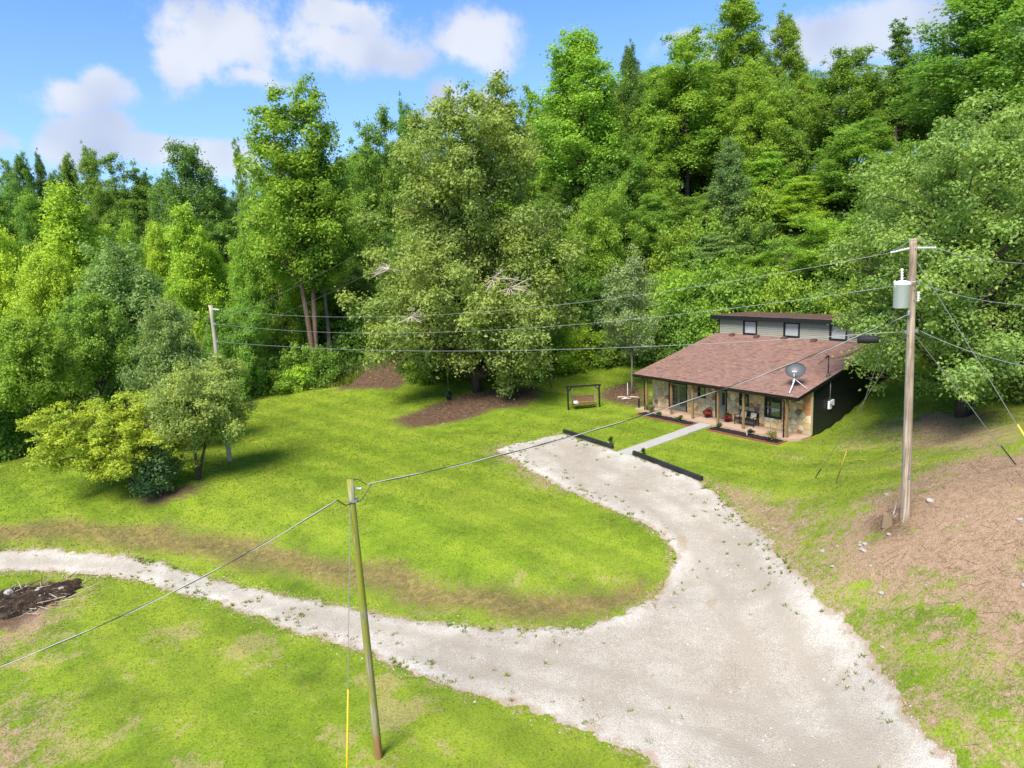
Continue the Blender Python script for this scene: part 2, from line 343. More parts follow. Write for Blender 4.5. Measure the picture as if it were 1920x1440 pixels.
# loose bits that carry their own tint
m, t = newmat('blade'); ti = attr(t, 'tint'); br = attr(t, 'brown'); co = worldco(t)
g = t.ramp(ti, [(0, (.16,.22,.016)), (.5, (.22,.29,.024)), (1, (.30,.35,.04))])
b = t.ramp(ti, [(0, (.27, .18, .115)), (.5, (.40, .285, .185)), (1, (.58, .46, .32))])
c = t.mix(br, g, b); p = principled(t, c, .6, 0, None, spec=.25)
tl = t.add('ShaderNodeBsdfTranslucent'); t.l.new(c, tl.inputs[0]); mx = t.add('ShaderNodeMixShader'); mx.inputs[0].default_value = .5; t.l.new(p, mx.inputs[1]); t.l.new(tl.outputs[0], mx.inputs[2]); finish(t, mx.outputs[0])
m, t = newmat('pebble'); ti = attr(t, 'tint'); c = t.ramp(ti, [(0, (.26, .24, .21)), (.5, (.42, .39, .35)), (1, (.56, .54, .50))]); finish(t, principled(t, c, .9, 0, None, spec=.2))

simple('frosted', (.42, .43, .42), .25, 0, .25, 2)
M = MATS

# --- terrain height field: thin-plate spline through surveyed spot heights (x, y, z in metres, house slab = 0) ---
SPOT = np.array([
 # house pad and yard in front of it
 (10.3,51.1,-.12),(13.1,47.6,-.12),(17.0,41.2,-.14),(9.0,53.5,-.1),(12,55,.0),(18.0,46,-.1),(22,50,.0),(18.3,40.6,-.1),
 (5.6,53.0,-.25),(3.5,47.2,-.45),(6.2,42.5,-.6),(7.2,40.8,-.62),(10,35.6,-.8),(8.5,45.5,-.4),(13,40,-.35),(9.8,48,-.25),
 # slope along the right wall of the house and the hill above it
 (19.2,41.9,-.1),(20.8,43.3,.3),(22.9,44.7,1.1),(25.5,47,2.2),(25.2,37.0,2.0),(21.5,38.2,.8),(18.5,35.5,.25),(28,33,3.4),(32,38,4.6),(26,60,4.2),(22,62,2.6),(30,52,4.6),
 # right slope with the utility pole
 (14,23.3,1.7),(15.4,20,2.4),(17.5,28,2.1),(13.6,28.5,.5),(20,22,4),(24,28,4.2),(15,33,.2),(12.0,30.5,-.7),(11.2,26,-.55),
 (11.7,14.5,-.6),(14,15,1.0),(13,18,.6),(10.6,20,-1.35),(18,12,2.5),(24,14,5.5),
 # gravel parking bay and bend
 (4,41,-.8),(8,34,-1.1),(9,30,-1.5),(8.5,26.5,-1.9),(6.6,24.4,-2.2),(9,19,-2.3),(7.4,16.5,-2.5),(5.5,13,-2.7),(8,11,-2.6),(2.5,20.5,-2.6),(10.5,12,-2.2),
 # main lawn
 (0,50,-.6),(-3.2,60.2,.1),(-5.7,65.4,.4),(3,60,.2),(7,64,.5),(-19.3,67.4,-.1),(-27.6,67.8,-.5),(-10,50,-.8),(-20,40.5,-1.0),(-23,40,-1.15),(-37,47.7,-1.3),(-30,55,-.9),
 (0,40,-1.0),(-10,42,-1.05),(4.5,35.5,-1.15),(0,33,-1.25),(-8,36,-1.25),(-15,37,-1.3),(-25,37,-1.5),(5.0,30.0,-1.5),(-3,30.5,-1.45),(-36,40,-1.7),
 # foot of the bank, lane
 (2,25.6,-2.5),(-4,26.9,-2.75),(-10,29.8,-2.8),(-16,32.6,-2.75),(-24,34.4,-2.8),(-34,36,-3.0),(-7.2,24.9,-2.8),(-18,31,-2.8),(-26.7,32.2,-2.9),
 (-1.5,22.6,-2.65),(6.0,27.2,-2.2),
 # lower lawn this side of the lane
 (-4.3,17.6,-2.75),(-12,25,-3.0),(-20,27,-3.3),(-8,18,-3.0),(-14,18,-3.5),(-25,25,-4.2),(-22,18,-4.6),(-6,12,-3.1),(0,14,-2.75),(-1,8,-3),(-14,8,-4.2),
 # hill behind, valley left, beyond
 (30,72,13),(20,72,8.5),(8,72,3.8),(0,74,3.5),(-9,72,2.6),(-14,71,1.5),(40,60,14),(45,45,11),(50,80,21),(20,95,19),(0,95,11),(-20,85,2.5),(-35,78,-.5),(-50,60,-2.5),(-48,45,-3),(-60,80,-1),
 (-45,110,5),(-80,110,8),(-10,120,15),(40,120,22),(90,60,25),(80,20,21),(60,-20,15),(0,-40,-4),(-60,-20,-8),(-80,40,-5),(-120,90,6),(-100,150,20),(0,170,20),(100,150,30),(130,30,33),
 (-200,60,14),(-180,-80,0),(0,-180,0),(180,-80,35),(250,80,40),(200,220,38),(0,280,32),(-200,220,36),
], float)
def _tk(d2): return 0.5*d2*np.log(d2+1e-9)
def _tps_fit(S, lam=1.2):
    n=len(S); q=S[:,:2]/50.0
    d2=((q[:,None,:]-q[None,:,:])**2).sum(-1)
    A=np.zeros((n+3,n+3)); A[:n,:n]=_tk(d2)+np.eye(n)*lam*1e-4; A[:n,n]=1; A[:n,n+1:]=q; A[n,:n]=1; A[n+1:,:n]=q.T
    b=np.zeros(n+3); b[:n]=S[:,2]
    return np.linalg.solve(A,b)
_W=_tps_fit(SPOT); _Q=SPOT[:,:2]/50.0
def hgt(x,y):
    x=np.asarray(x,float); y=np.asarray(y,float); sh=np.broadcast(x,y).shape
    X=np.broadcast_to(x,sh).ravel(); Y=np.broadcast_to(y,sh).ravel()
    out=np.empty(X.size)
    for i in range(0,X.size,20000):
        qx=np.clip(X[i:i+20000],-260,260)/50.0; qy=np.clip(Y[i:i+20000],-220,300)/50.0
        d2=(qx[:,None]-_Q[None,:,0])**2+(qy[:,None]-_Q[None,:,1])**2
        out[i:i+20000]=_tk(d2)@_W[:-3]+_W[-3]+_W[-2]*qx+_W[-1]*qy
    return out.reshape(sh) if sh else float(out[0])
DRIVE = [(-36.77,35.96),(-27.82,34.51),(-25.35,34.65),(-22.81,34.66),(-19.88,33.50),(-17.33,32.21),(-14.34,30.76),(-11.24,29.18),(-8.94,27.99),(-7.32,27.13),(-5.35,26.26),(-3.28,25.55),(-1.30,24.87),(0.38,24.52),(2.05,24.47),(3.57,24.84),(4.89,25.63),(5.87,26.61),(6.72,28.08),(7.04,29.40),(6.67,30.71),(5.78,32.06),(4.80,33.50),(3.77,35.34),(2.46,37.18),(1.34,39.22),(0.27,41.57),(-1.22,44.43),(-0.20,45.41),(1.68,45.99),(3.43,46.88),(6.18,42.49),(7.30,41.07),(10.04,35.91),(10.39,34.17),(10.88,31.45),(10.85,27.96),(10.69,24.79),(10.72,23.01),(10.83,21.41),(10.85,19.85),(10.69,18.01),(10.50,16.38),(10.45,14.94),(10.66,13.36),(10.77,11.91),(5.33,11.60),(3.89,14.85),(3.56,17.04),(2.94,17.80),(1.78,18.62),(0.19,19.70),(-1.56,20.71),(-3.09,21.51),(-4.78,22.76),(-5.78,23.87),(-7.18,24.59),(-9.18,25.64),(-11.58,27.40),(-14.17,29.12),(-17.30,30.52),(-20.74,32.03),(-24.09,33.03),(-26.65,32.81),(-35.08,34.05)]
TRACK_LANE = [(-36.02,35.11),(-27.20,33.61),(-21.50,33.36),(-14.53,29.99),(-7.25,25.81),(-1.64,22.68),(2.91,20.61),(6.68,18.61),(8.26,15.28)]
TRACK_BAY = [(2.30,44.15),(5.58,37.61),(7.83,32.89),(8.82,28.96),(8.82,25.08),(8.64,22.08),(8.58,18.86),(8.26,15.28)]
DEAD_PATCHES = [
 [(-35.01,37.91),(-29.78,37.29),(-24.81,36.78),(-20.06,36.26),(-14.92,34.51),(-11.26,32.75),(-7.56,30.68),(-4.26,28.75),(-1.82,27.78),(0.50,27.11),(2.29,26.76),(3.86,26.71),(5.10,27.29),(5.49,26.40),(3.64,25.31),(1.48,25.14),(-0.66,25.54),(-2.90,26.38),(-5.29,27.35),(-7.92,28.78),(-11.79,30.89),(-15.60,32.57),(-19.58,34.03),(-24.01,35.26),(-28.30,35.19),(-33.90,36.52)],
 [(12.12,25.71),(14.13,26.36),(16.69,27.08),(19.17,26.29),(21.44,24.30),(14.06,13.77),(12.47,15.13),(12.40,16.57),(12.66,18.08),(12.57,20.01),(11.88,21.56),(11.63,23.33)],
 [(10.21,35.71),(11.83,33.44),(12.74,30.95),(12.36,27.22),(11.70,26.70),(11.22,23.49),(11.28,21.78),(10.83,21.99),(10.68,24.29),(10.85,27.96),(10.96,31.71)],
 [(22.19,39.41),(24.50,39.09),(25.64,36.63),(22.83,30.10),(19.74,27.10),(20.40,32.37)],
 [(-24.99,30.44),(-23.66,31.94),(-21.30,30.73),(-21.03,28.31),(-21.41,26.75),(-23.62,26.60),(-26.02,29.76)],
 [(10.96,20.75),(11.32,18.90),(11.27,16.07),(11.07,14.54),(10.55,14.90),(10.50,16.38),(10.78,19.07)],
 [(-19.26,20.99),(-18.51,22.04),(-17.35,21.91),(-16.31,19.46),(-16.46,18.27)],
 [(-0.94,45.56),(0.57,40.34),(2.70,36.41),(1.24,37.02),(-0.58,41.52),(-1.46,43.92)],
]
SOIL_SHADE_PATCHES = [
 [(-9.96,54.37),(-7.51,57.92),(-5.32,59.90),(-1.99,61.47),(1.96,61.84),(2.37,58.30),(1.03,55.67),(-1.42,55.19),(-3.54,53.12),(-6.02,52.18),(-8.29,51.82)],
 [(8.15,60.19),(10.99,61.25),(11.51,56.67),(10.48,52.28),(8.61,54.21),(7.23,56.96)],
 [(-17.35,66.36),(-17.49,72.76),(-15.93,78.73),(-12.85,78.45),(-10.20,69.06),(-11.03,64.31)],
 [(13.59,24.54),(14.28,24.37),(14.41,23.24),(13.93,22.57),(13.35,23.37)],
 [(-25.29,30.86),(-24.84,32.10),(-23.09,32.10),(-22.43,29.68),(-22.75,28.33),(-24.12,28.21)],
 [(-23.01,39.12),(-20.95,40.22),(-19.31,40.65),(-19.21,39.24),(-21.32,38.27)],  # shade under the left lawn trees, painted in as a soil patch
]
CLAY_PATCHES = [
 [(4.84,25.37),(5.77,26.66),(6.54,27.71),(6.54,27.34),(5.70,25.84),(4.83,24.81)],
 [(1.62,24.37),(3.33,24.69),(4.74,25.42),(4.56,25.06),(2.87,24.38),(1.80,24.07)],
 [(7.42,30.66),(8.00,30.24),(7.59,28.88),(7.19,29.19)],
 [(7.22,25.21),(7.90,25.18),(7.33,24.15),(7.14,24.40)],
 [(10.75,21.82),(10.88,20.58),(10.78,19.07),(10.64,19.26),(10.66,20.86)],
 [(-17.31,32.16),(-14.32,30.71),(-13.96,30.46),(-16.90,31.85)],
]
WOODX = [-60.00,-41.14,-40.33,-39.12,-38.89,-37.57,-35.41,-32.43,-28.19,-24.76,-21.54,-18.28,-13.69,-9.33,-5.73,-2.05,2.10,5.26,7.86,10.37,13.07,15.50,20.00,24.00,30.00,60.00]
WOODY = [44.59,46.59,48.49,50.09,53.30,56.72,60.25,64.21,66.56,67.46,67.54,67.53,66.22,65.10,65.57,65.04,65.01,65.54,65.46,64.84,64.18,62.60,61.60,62.20,62.00,62.00]
TREES = [  # x, y, ground z, height, crown radius, kind, leaf colour, label
 (-36.2,50.4,-1.24,10.8,3.1,'canopy',(.215,.33,.05),'broad fresh green tree at the left picture edge above the dark hollow'),
 (-53.7,74.1,-1.75,18.8,4.0,'broad',(.30,.41,.050),'bright yellow green tree cut by the left picture edge'),
 (-50.8,81.2,-0.91,23.8,4.7,'poplar',(.30,.41,.050),'bright rounded poplar standing out below the left skyline'),
 (-68.8,100.5,4.01,18.8,1.7,'poplar',(.165,.27,.05),'small pointed tree left of the bright rounded poplar'),
 (-35.6,63.5,-1.23,15.7,4.6,'broad',(.19,.27,.10),'large grey green tree behind the left lawn clump'),
 (-35.8,78.6,-0.51,20.2,3.3,'poplar',(.30,.41,.050),'narrow bright poplar between dark skyline trees and the grey green tree'),
 (-49.5,86.5,-0.14,18.6,2.9,'poplar',(.30,.41,.050),'young bright tree just right of the rounded poplar'),
 (-49.9,92.8,0.97,18.5,2.7,'poplar',(.215,.33,.05),'slim fresh green tree under the left skyline'),
 (-46.3,92.7,0.99,18.1,2.8,'poplar',(.30,.41,.050),'short bright tree left of the narrow poplar'),
 (-34.7,82.0,-0.04,15.7,2.9,'poplar',(.30,.41,.050),'short bright tree right of the narrow poplar'),
 (-35.4,57.8,-1.26,12.2,3.0,'canopy',(.165,.27,.05),'mid green tree over the shaded hollow at left'),
 (-45.2,67.6,-1.84,16.7,3.1,'canopy',(.30,.41,.050),'yellow green tree in front of the rounded poplar'),
 (-24.2,48.4,-0.61,10.4,2.7,'broad',(.19,.27,.10),'tall grey green tree rising behind the clump on the lawn'),
 (-26.4,78.9,0.52,20.7,4.3,'broad',(.215,.33,.05),'leafy fresh green tree left of the tall twin topped tulip tree'),
 (-27.0,71.6,-0.23,14.8,2.6,'broad',(.215,.33,.05),'fresh green tree behind the far utility pole'),
 (-27.0,66.7,-0.54,10.0,2.6,'broad',(.165,.27,.05),'low mid green tree beside the far utility pole'),
 (-19.5,86.8,2.99,16.9,3.2,'broad',(.165,.27,.05),'mid green tree right of the twin topped tulip tree'),
 (-18.6,83.4,2.54,9.5,3.0,'broad',(.125,.215,.05),'dark tree behind the bare trunk at the lawn edge'),
 (-16.0,91.1,4.95,27.8,3.9,'tulip',(.165,.27,.05),'tall dark topped tree left of the big olive tree'),
 (-12.8,97.3,7.64,26.1,2.2,'tulip',(.165,.27,.05),'slim skyline tree touching the big olive tree'),
 (3.0,97.7,13.00,22.8,2.7,'tulip',(.165,.27,.05),'slender skyline tree right of the big olive tree'),
 (9.8,86.0,11.62,27.1,5.8,'tulip',(.215,.33,.05),'broad tall tulip tree right of the big olive tree'),
 (18.0,98.4,19.04,20.9,2.2,'tulip',(.125,.215,.05),'slim dark tree between two tall tulip trees'),
 (22.6,86.1,16.67,22.3,5.3,'tulip',(.215,.33,.05),'tall tulip tree with a long dark trunk above the sapling'),
 (30.9,93.1,20.67,23.8,4.5,'tulip',(.215,.33,.05),'tallest open crowned tree reaching the top of the picture'),
 (37.7,94.7,21.69,20.1,3.0,'tulip',(.215,.33,.05),'open crowned tree leaning right beside the tallest one'),
 (28.9,80.9,16.55,16.2,2.9,'tulip',(.215,.33,.05),'narrow bright tree in front of the tallest open crowned tree'),
 (41.4,85.3,20.62,14.2,4.4,'broadtall',(.165,.27,.05),'tall spiky topped tree on the hill behind the house'),
 (51.4,92.3,22.70,16.9,3.1,'pine',(.125,.215,.05),'dark ragged conifer on the hill skyline'),
 (54.9,89.0,22.76,10.0,3.4,'broadtall',(.125,.215,.05),'dark tree between the ragged conifer and the corner tree'),
 (51.7,75.9,20.72,17.9,6.9,'broadtall',(.165,.27,.05),'huge tree filling the top right corner'),
 (10.1,75.6,6.38,13.4,3.3,'broad',(.215,.33,.05),'bright leafy tree right of the big olive tree at mid height'),
 (16.8,78.4,10.75,7.8,2.7,'broadtall',(.165,.27,.05),'vine covered trunk tree above the sapling'),
 (21.9,79.5,13.43,5.4,3.3,'broad',(.165,.27,.05),'mid green tree below the tall tulip trees'),
 (21.3,71.5,8.73,5.2,3.2,'airy',(.19,.27,.10),'feathery grey green tree left of the house roof'),
 (29.0,77.0,14.98,7.2,3.3,'poplar',(.215,.33,.05),'fresh green pointed tree above the house'),
 (30.9,72.4,13.63,5.4,2.9,'poplar',(.30,.41,.050),'bright pointed tree above the clerestory'),
 (35.9,71.3,15.42,8.7,4.3,'broadtall',(.165,.27,.05),'mid green rounded tree on the hill above the house'),
 (23.7,68.1,7.41,4.3,3.5,'broad',(.215,.33,.05),'fresh green tree directly behind the house roof'),
 (30.0,63.6,8.65,6.3,3.9,'broad',(.215,.33,.05),'bright leafy tree behind the right end of the roof'),
 (34.7,60.6,10.71,10.2,3.6,'broad',(.165,.27,.05),'tree on the slope behind the white transformer'),
 (11.1,71.8,4.60,5.0,2.9,'broad',(.125,.215,.05),'dark vine draped tree behind the sapling'),
 (16.5,69.9,5.54,5.0,2.5,'broad',(.215,.33,.05),'low leafy tree right of the sapling'),
 (33.4,46.0,5.84,13.3,3.3,'broad',(.215,.33,.05),'leafy tree cut by the right picture edge'),
 (6.3,85.1,9.82,11.9,3.2,'broad',(.165,.27,.05),'mid green tree at the right shoulder of the big olive tree'),
 (-14.6,89.4,4.89,18.3,3.1,'broad',(.165,.27,.05),'mid green tree at the left shoulder of the big olive tree'),
 (49.9,95.2,22.80,10.5,4.2,'broadtall',(.165,.27,.05),'mid green tree between the spiky tree and the ragged conifer'),
 (58.0,98.0,23.72,13.6,3.5,'broadtall',(.165,.27,.05),'tree right of the ragged conifer on the hill skyline'),
 (41.9,93.2,21.89,11.2,3.5,'broadtall',(.215,.33,.05),'tree left of the spiky topped hill tree'),
 (-91.3,131.1,14.66,20.8,2.4,'tulip',(.165,.27,.05),'far skyline tree at the left picture edge'),
 (-86.4,128.1,13.41,22.1,2.5,'tulip',(.165,.27,.05),'second far skyline tree from the left'),
 (-85.9,132.2,14.41,21.3,1.6,'tulip',(.125,.215,.05),'thin far skyline tree near the left edge'),
 (-79.4,125.4,11.99,19.7,1.9,'tulip',(.125,.215,.05),'low far skyline tree above the rounded poplar'),
 (-78.0,128.0,12.51,22.4,2.5,'tulip',(.165,.27,.05),'far skyline tree above the rounded poplar'),
 (-73.0,126.0,11.45,23.8,2.6,'tulip',(.165,.27,.05),'far skyline tree with a pointed crest right of the rounded poplar'),
 (-64.9,121.7,9.40,24.6,4.2,'tulip',(.165,.27,.05),'wide far skyline tree in the left half'),
 (-63.4,125.2,10.21,20.1,2.4,'tulip',(.125,.215,.05),'low dark far tree left of the dome shaped one'),
 (-48.2,109.3,4.75,27.7,5.1,'broadtall',(.125,.215,.05),'dark dome shaped tree on the left skyline'),
 (-56.2,116.7,7.19,21.3,3.2,'broadtall',(.125,.215,.05),'dark tree left of the dome shaped skyline tree'),
 (-45.5,112.3,5.64,20.6,2.5,'broadtall',(.165,.27,.05),'tree right of the dome shaped skyline tree'),
 (-35.7,96.6,2.55,27.2,1.7,'pine',(.165,.27,.05),'thin ragged tree standing clear of the left skyline'),
 (5.1,97.9,13.91,11.6,2.5,'tulip',(.215,.33,.05),'thin bright tree behind the big olive tree'),
 (-6.6,100.6,10.55,18.8,3.0,'tulip',(.165,.27,.05),'tree peeping behind the crown of the big olive tree'),
]
WOODLAND = [
 (-42.1,50.8,-1.91,16.0,4.1,'poplar',(.165,.27,.05),'first mid green woodland tree from the left over the dark hollow'),
 (49.3,64.9,18.44,11.5,2.4,'poplar',(.125,.215,.05),'dark green woodland tree right of the transformer pole'),
 (-40.9,66.7,-1.57,12.2,2.7,'poplar',(.165,.27,.05),'fourth mid green woodland tree from the left above the low yellow tree'),
 (-1.8,69.2,1.64,13.7,4.6,'broad',(.30,.41,.050),'first bright yellow green woodland tree from the left right of the huge tree'),
 (-6.5,69.3,1.65,11.1,3.9,'broad',(.125,.215,.05),'fourth dark green woodland tree from the left left of the huge tree'),
 (-36.4,69.4,-1.12,12.4,3.3,'poplar',(.125,.215,.05),'fifth dark green woodland tree from the left above the low yellow tree'),
 (5.1,70.7,2.64,12.1,2.6,'poplar',(.215,.33,.05),'second fresh green woodland tree from the left right of the huge tree'),
 (-4.7,73.9,3.27,15.5,4.0,'poplar',(.19,.27,.10),'grey green woodland tree left of the huge tree'),
 (-49.2,74.0,-1.64,11.2,3.9,'broad',(.165,.27,.05),'fourth mid green woodland tree from the left over the dark hollow'),
 (24.5,75.8,12.60,11.0,2.5,'poplar',(.19,.27,.10),'grey green woodland tree above the porch'),
 (0.1,76.5,4.50,14.1,3.1,'poplar',(.30,.41,.050),'second bright yellow green woodland tree from the left right of the huge tree'),
 (-10.6,77.0,3.43,11.5,3.9,'broad',(.165,.27,.05),'first mid green woodland tree from the left left of the huge tree'),
 (55.1,79.4,21.71,12.5,4.4,'broad',(.19,.27,.10),'grey green woodland tree right of the transformer pole'),
 (-42.1,79.8,-0.80,13.8,2.8,'tulip',(.125,.215,.05),'fourth dark green woodland tree from the left above the low yellow tree'),
 (-30.4,81.0,0.26,12.4,2.4,'poplar',(.215,.33,.05),'third fresh green woodland tree from the left above the far utility pole'),
 (-22.8,81.8,1.44,12.2,3.0,'poplar',(.215,.33,.05),'fresh green woodland tree round the twin topped tree'),
 (-13.8,82.3,3.61,12.2,2.4,'poplar',(.125,.215,.05),'second dark green woodland tree from the left left of the huge tree'),
 (13.2,82.3,11.23,13.2,3.7,'broad',(.165,.27,.05),'second mid green woodland tree from the left above the sapling'),
 (18.5,83.2,13.88,13.2,2.9,'poplar',(.215,.33,.05),'fourth fresh green woodland tree from the left above the sapling'),
 (-0.5,83.4,7.02,15.1,3.6,'poplar',(.165,.27,.05),'first mid green woodland tree from the left right of the huge tree'),
 (33.5,83.6,18.76,11.3,2.9,'poplar',(.165,.27,.05),'first mid green woodland tree from the left above the satellite dish'),
 (-44.0,85.6,-0.15,11.4,3.9,'broad',(.215,.33,.05),'first fresh green woodland tree from the left above the low yellow tree'),
 (29.6,85.7,18.48,15.3,3.9,'tulip',(.165,.27,.05),'first mid green woodland tree from the left above the porch'),
 (-36.7,86.1,0.37,12.3,3.5,'broad',(.215,.33,.05),'second fresh green woodland tree from the left above the far utility pole'),
 (-10.7,86.9,5.38,12.0,2.7,'poplar',(.165,.27,.05),'second mid green woodland tree from the left left of the huge tree'),
 (-53.7,87.9,0.12,17.7,4.6,'broadtall',(.165,.27,.05),'third mid green woodland tree from the left above the low yellow tree'),
 (18.6,88.1,16.13,15.3,3.6,'poplar',(.165,.27,.05),'fourth mid green woodland tree from the left above the sapling'),
 (-62.3,89.1,0.72,16.9,3.4,'broadtall',(.165,.27,.05),'third mid green woodland tree from the left over the dark hollow'),
 (-67.3,89.4,1.16,22.6,4.5,'broadtall',(.165,.27,.05),'second mid green woodland tree from the left over the dark hollow'),
 (33.5,89.4,20.28,14.2,4.3,'broad',(.125,.215,.05),'first dark green woodland tree from the left above the satellite dish'),
 (-24.8,89.7,2.57,16.2,3.8,'broadtall',(.165,.27,.05),'second mid green woodland tree from the left round the twin topped tree'),
 (25.4,90.0,18.88,11.2,3.2,'broad',(.215,.33,.05),'first fresh green woodland tree from the left above the porch'),
 (13.6,90.3,15.01,16.4,3.7,'poplar',(.215,.33,.05),'first fresh green woodland tree from the left above the sapling'),
 (-40.4,90.6,0.86,16.4,4.0,'tulip',(.215,.33,.05),'first fresh green woodland tree from the left above the far utility pole'),
 (-31.5,91.1,1.83,21.4,4.5,'broadtall',(.165,.27,.05),'first mid green woodland tree from the left round the twin topped tree'),
 (-56.8,91.8,0.95,21.1,4.2,'tulip',(.125,.215,.05),'first dark green woodland tree from the left above the low yellow tree'),
 (23.1,93.9,19.50,16.5,4.4,'broadtall',(.125,.215,.05),'dark green woodland tree above the porch'),
 (11.3,96.1,15.95,19.9,4.8,'broadtall',(.165,.27,.05),'first mid green woodland tree from the left above the sapling'),
 (-24.3,97.8,4.80,21.1,4.5,'broadtall',(.125,.215,.05),'first dark green woodland tree from the left round the twin topped tree'),
 (-48.6,99.6,2.37,17.1,4.5,'broadtall',(.215,.33,.05),'second fresh green woodland tree from the left above the low yellow tree'),
 (41.6,99.8,22.42,13.2,2.7,'tulip',(.215,.33,.05),'fresh green woodland tree above the satellite dish'),
 (-74.8,102.5,5.26,21.2,4.5,'tulip',(.215,.33,.05),'first fresh green woodland tree from the left over the dark hollow'),
 (-19.5,102.8,7.47,21.4,5.2,'broadtall',(.215,.33,.05),'fresh green woodland tree left of the huge tree'),
 (0.6,103.7,13.85,17.8,4.0,'tulip',(.165,.27,.05),'second mid green woodland tree from the left right of the huge tree'),
 (-55.3,103.8,3.56,16.3,3.9,'broadtall',(.125,.215,.05),'third dark green woodland tree from the left above the low yellow tree'),
 (10.6,103.8,17.36,19.6,5.2,'tulip',(.215,.33,.05),'third fresh green woodland tree from the left right of the huge tree'),
 (22.8,103.8,20.72,17.8,4.3,'broadtall',(.215,.33,.05),'third fresh green woodland tree from the left above the sapling'),
 (53.7,103.9,23.51,12.6,2.7,'broadtall',(.125,.215,.05),'dark green woodland tree above the transformer'),
 (30.4,104.6,21.73,17.1,4.5,'broadtall',(.215,.33,.05),'second fresh green woodland tree from the left above the porch'),
 (-43.6,105.1,3.81,16.2,3.4,'tulip',(.125,.215,.05),'second dark green woodland tree from the left above the far utility pole'),
 (46.1,105.3,22.87,14.2,3.0,'broadtall',(.165,.27,.05),'fourth mid green woodland tree from the left above the satellite dish'),
 (61.5,106.3,24.33,12.6,3.1,'tulip',(.215,.33,.05),'second fresh green woodland tree from the left above the transformer'),
 (37.1,106.6,22.24,18.1,4.6,'broadtall',(.165,.27,.05),'second mid green woodland tree from the left above the porch'),
 (-60.0,107.9,5.03,17.4,3.8,'tulip',(.165,.27,.05),'sixth mid green woodland tree from the left above the low yellow tree'),
 (-72.9,109.0,6.84,18.9,4.2,'broadtall',(.215,.33,.05),'second fresh green woodland tree from the left over the dark hollow'),
 (20.5,110.2,20.52,18.4,4.0,'tulip',(.215,.33,.05),'second fresh green woodland tree from the left above the sapling'),
 (-65.8,110.7,6.43,16.7,4.5,'broadtall',(.125,.215,.05),'second dark green woodland tree from the left above the low yellow tree'),
 (6.1,111.3,17.24,18.7,4.1,'tulip',(.215,.33,.05),'first fresh green woodland tree from the left right of the huge tree'),
 (-21.4,113.1,10.13,20.5,4.9,'broadtall',(.125,.215,.05),'first dark green woodland tree from the left left of the huge tree'),
 (47.6,113.5,22.88,16.6,3.4,'tulip',(.125,.215,.05),'second dark green woodland tree from the left above the satellite dish'),
 (23.9,115.7,21.02,20.3,4.8,'broadtall',(.165,.27,.05),'third mid green woodland tree from the left above the sapling'),
 (-71.3,115.8,8.52,16.7,3.3,'broadtall',(.165,.27,.05),'first mid green woodland tree from the left above the low yellow tree'),
 (66.7,117.5,25.08,15.3,3.4,'broadtall',(.165,.27,.05),'mid green woodland tree above the transformer'),
 (-49.4,118.3,7.43,18.5,3.8,'tulip',(.125,.215,.05),'first dark green woodland tree from the left above the far utility pole'),
 (-81.9,118.9,10.56,18.2,4.3,'broadtall',(.125,.215,.05),'dark green woodland tree over the dark hollow'),
 (-24.4,120.2,11.31,20.4,4.2,'tulip',(.165,.27,.05),'third mid green woodland tree from the left round the twin topped tree'),
 (50.6,122.2,23.11,18.5,4.9,'broadtall',(.165,.27,.05),'second mid green woodland tree from the left above the satellite dish'),
 (9.6,123.7,19.24,20.6,5.0,'broadtall',(.125,.215,.05),'dark green woodland tree right of the huge tree'),
 (20.5,123.9,20.66,20.8,5.6,'tulip',(.125,.215,.05),'dark green woodland tree above the sapling'),
 (-47.7,124.3,9.29,16.9,3.4,'broadtall',(.125,.215,.05),'third dark green woodland tree from the left above the far utility pole'),
 (26.9,125.6,21.20,22.9,5.5,'broadtall',(.165,.27,.05),'fifth mid green woodland tree from the left above the sapling'),
 (-29.1,130.4,12.84,19.2,4.8,'broadtall',(.125,.215,.05),'second dark green woodland tree from the left round the twin topped tree'),
 (8.0,133.5,19.45,20.2,5.3,'tulip',(.165,.27,.05),'third mid green woodland tree from the left right of the huge tree'),
 (56.7,133.8,24.05,19.3,5.0,'broadtall',(.165,.27,.05),'third mid green woodland tree from the left above the satellite dish'),
 (-55.2,135.4,12.52,16.0,4.0,'broadtall',(.165,.27,.05),'mid green woodland tree above the far utility pole'),
 (-77.5,136.9,14.71,14.7,3.9,'tulip',(.165,.27,.05),'fifth mid green woodland tree from the left above the low yellow tree'),
 (-21.0,138.8,15.67,20.3,4.5,'broadtall',(.125,.215,.05),'third dark green woodland tree from the left left of the huge tree'),
 (-88.6,147.2,18.29,13.0,3.5,'tulip',(.165,.27,.05),'second mid green woodland tree from the left above the low yellow tree'),
 (-81.9,149.6,18.13,13.0,3.2,'tulip',(.165,.27,.05),'seventh mid green woodland tree from the left above the low yellow tree'),
 (80.7,149.8,27.59,20.9,4.3,'tulip',(.215,.33,.05),'first fresh green woodland tree from the left above the transformer'),
]
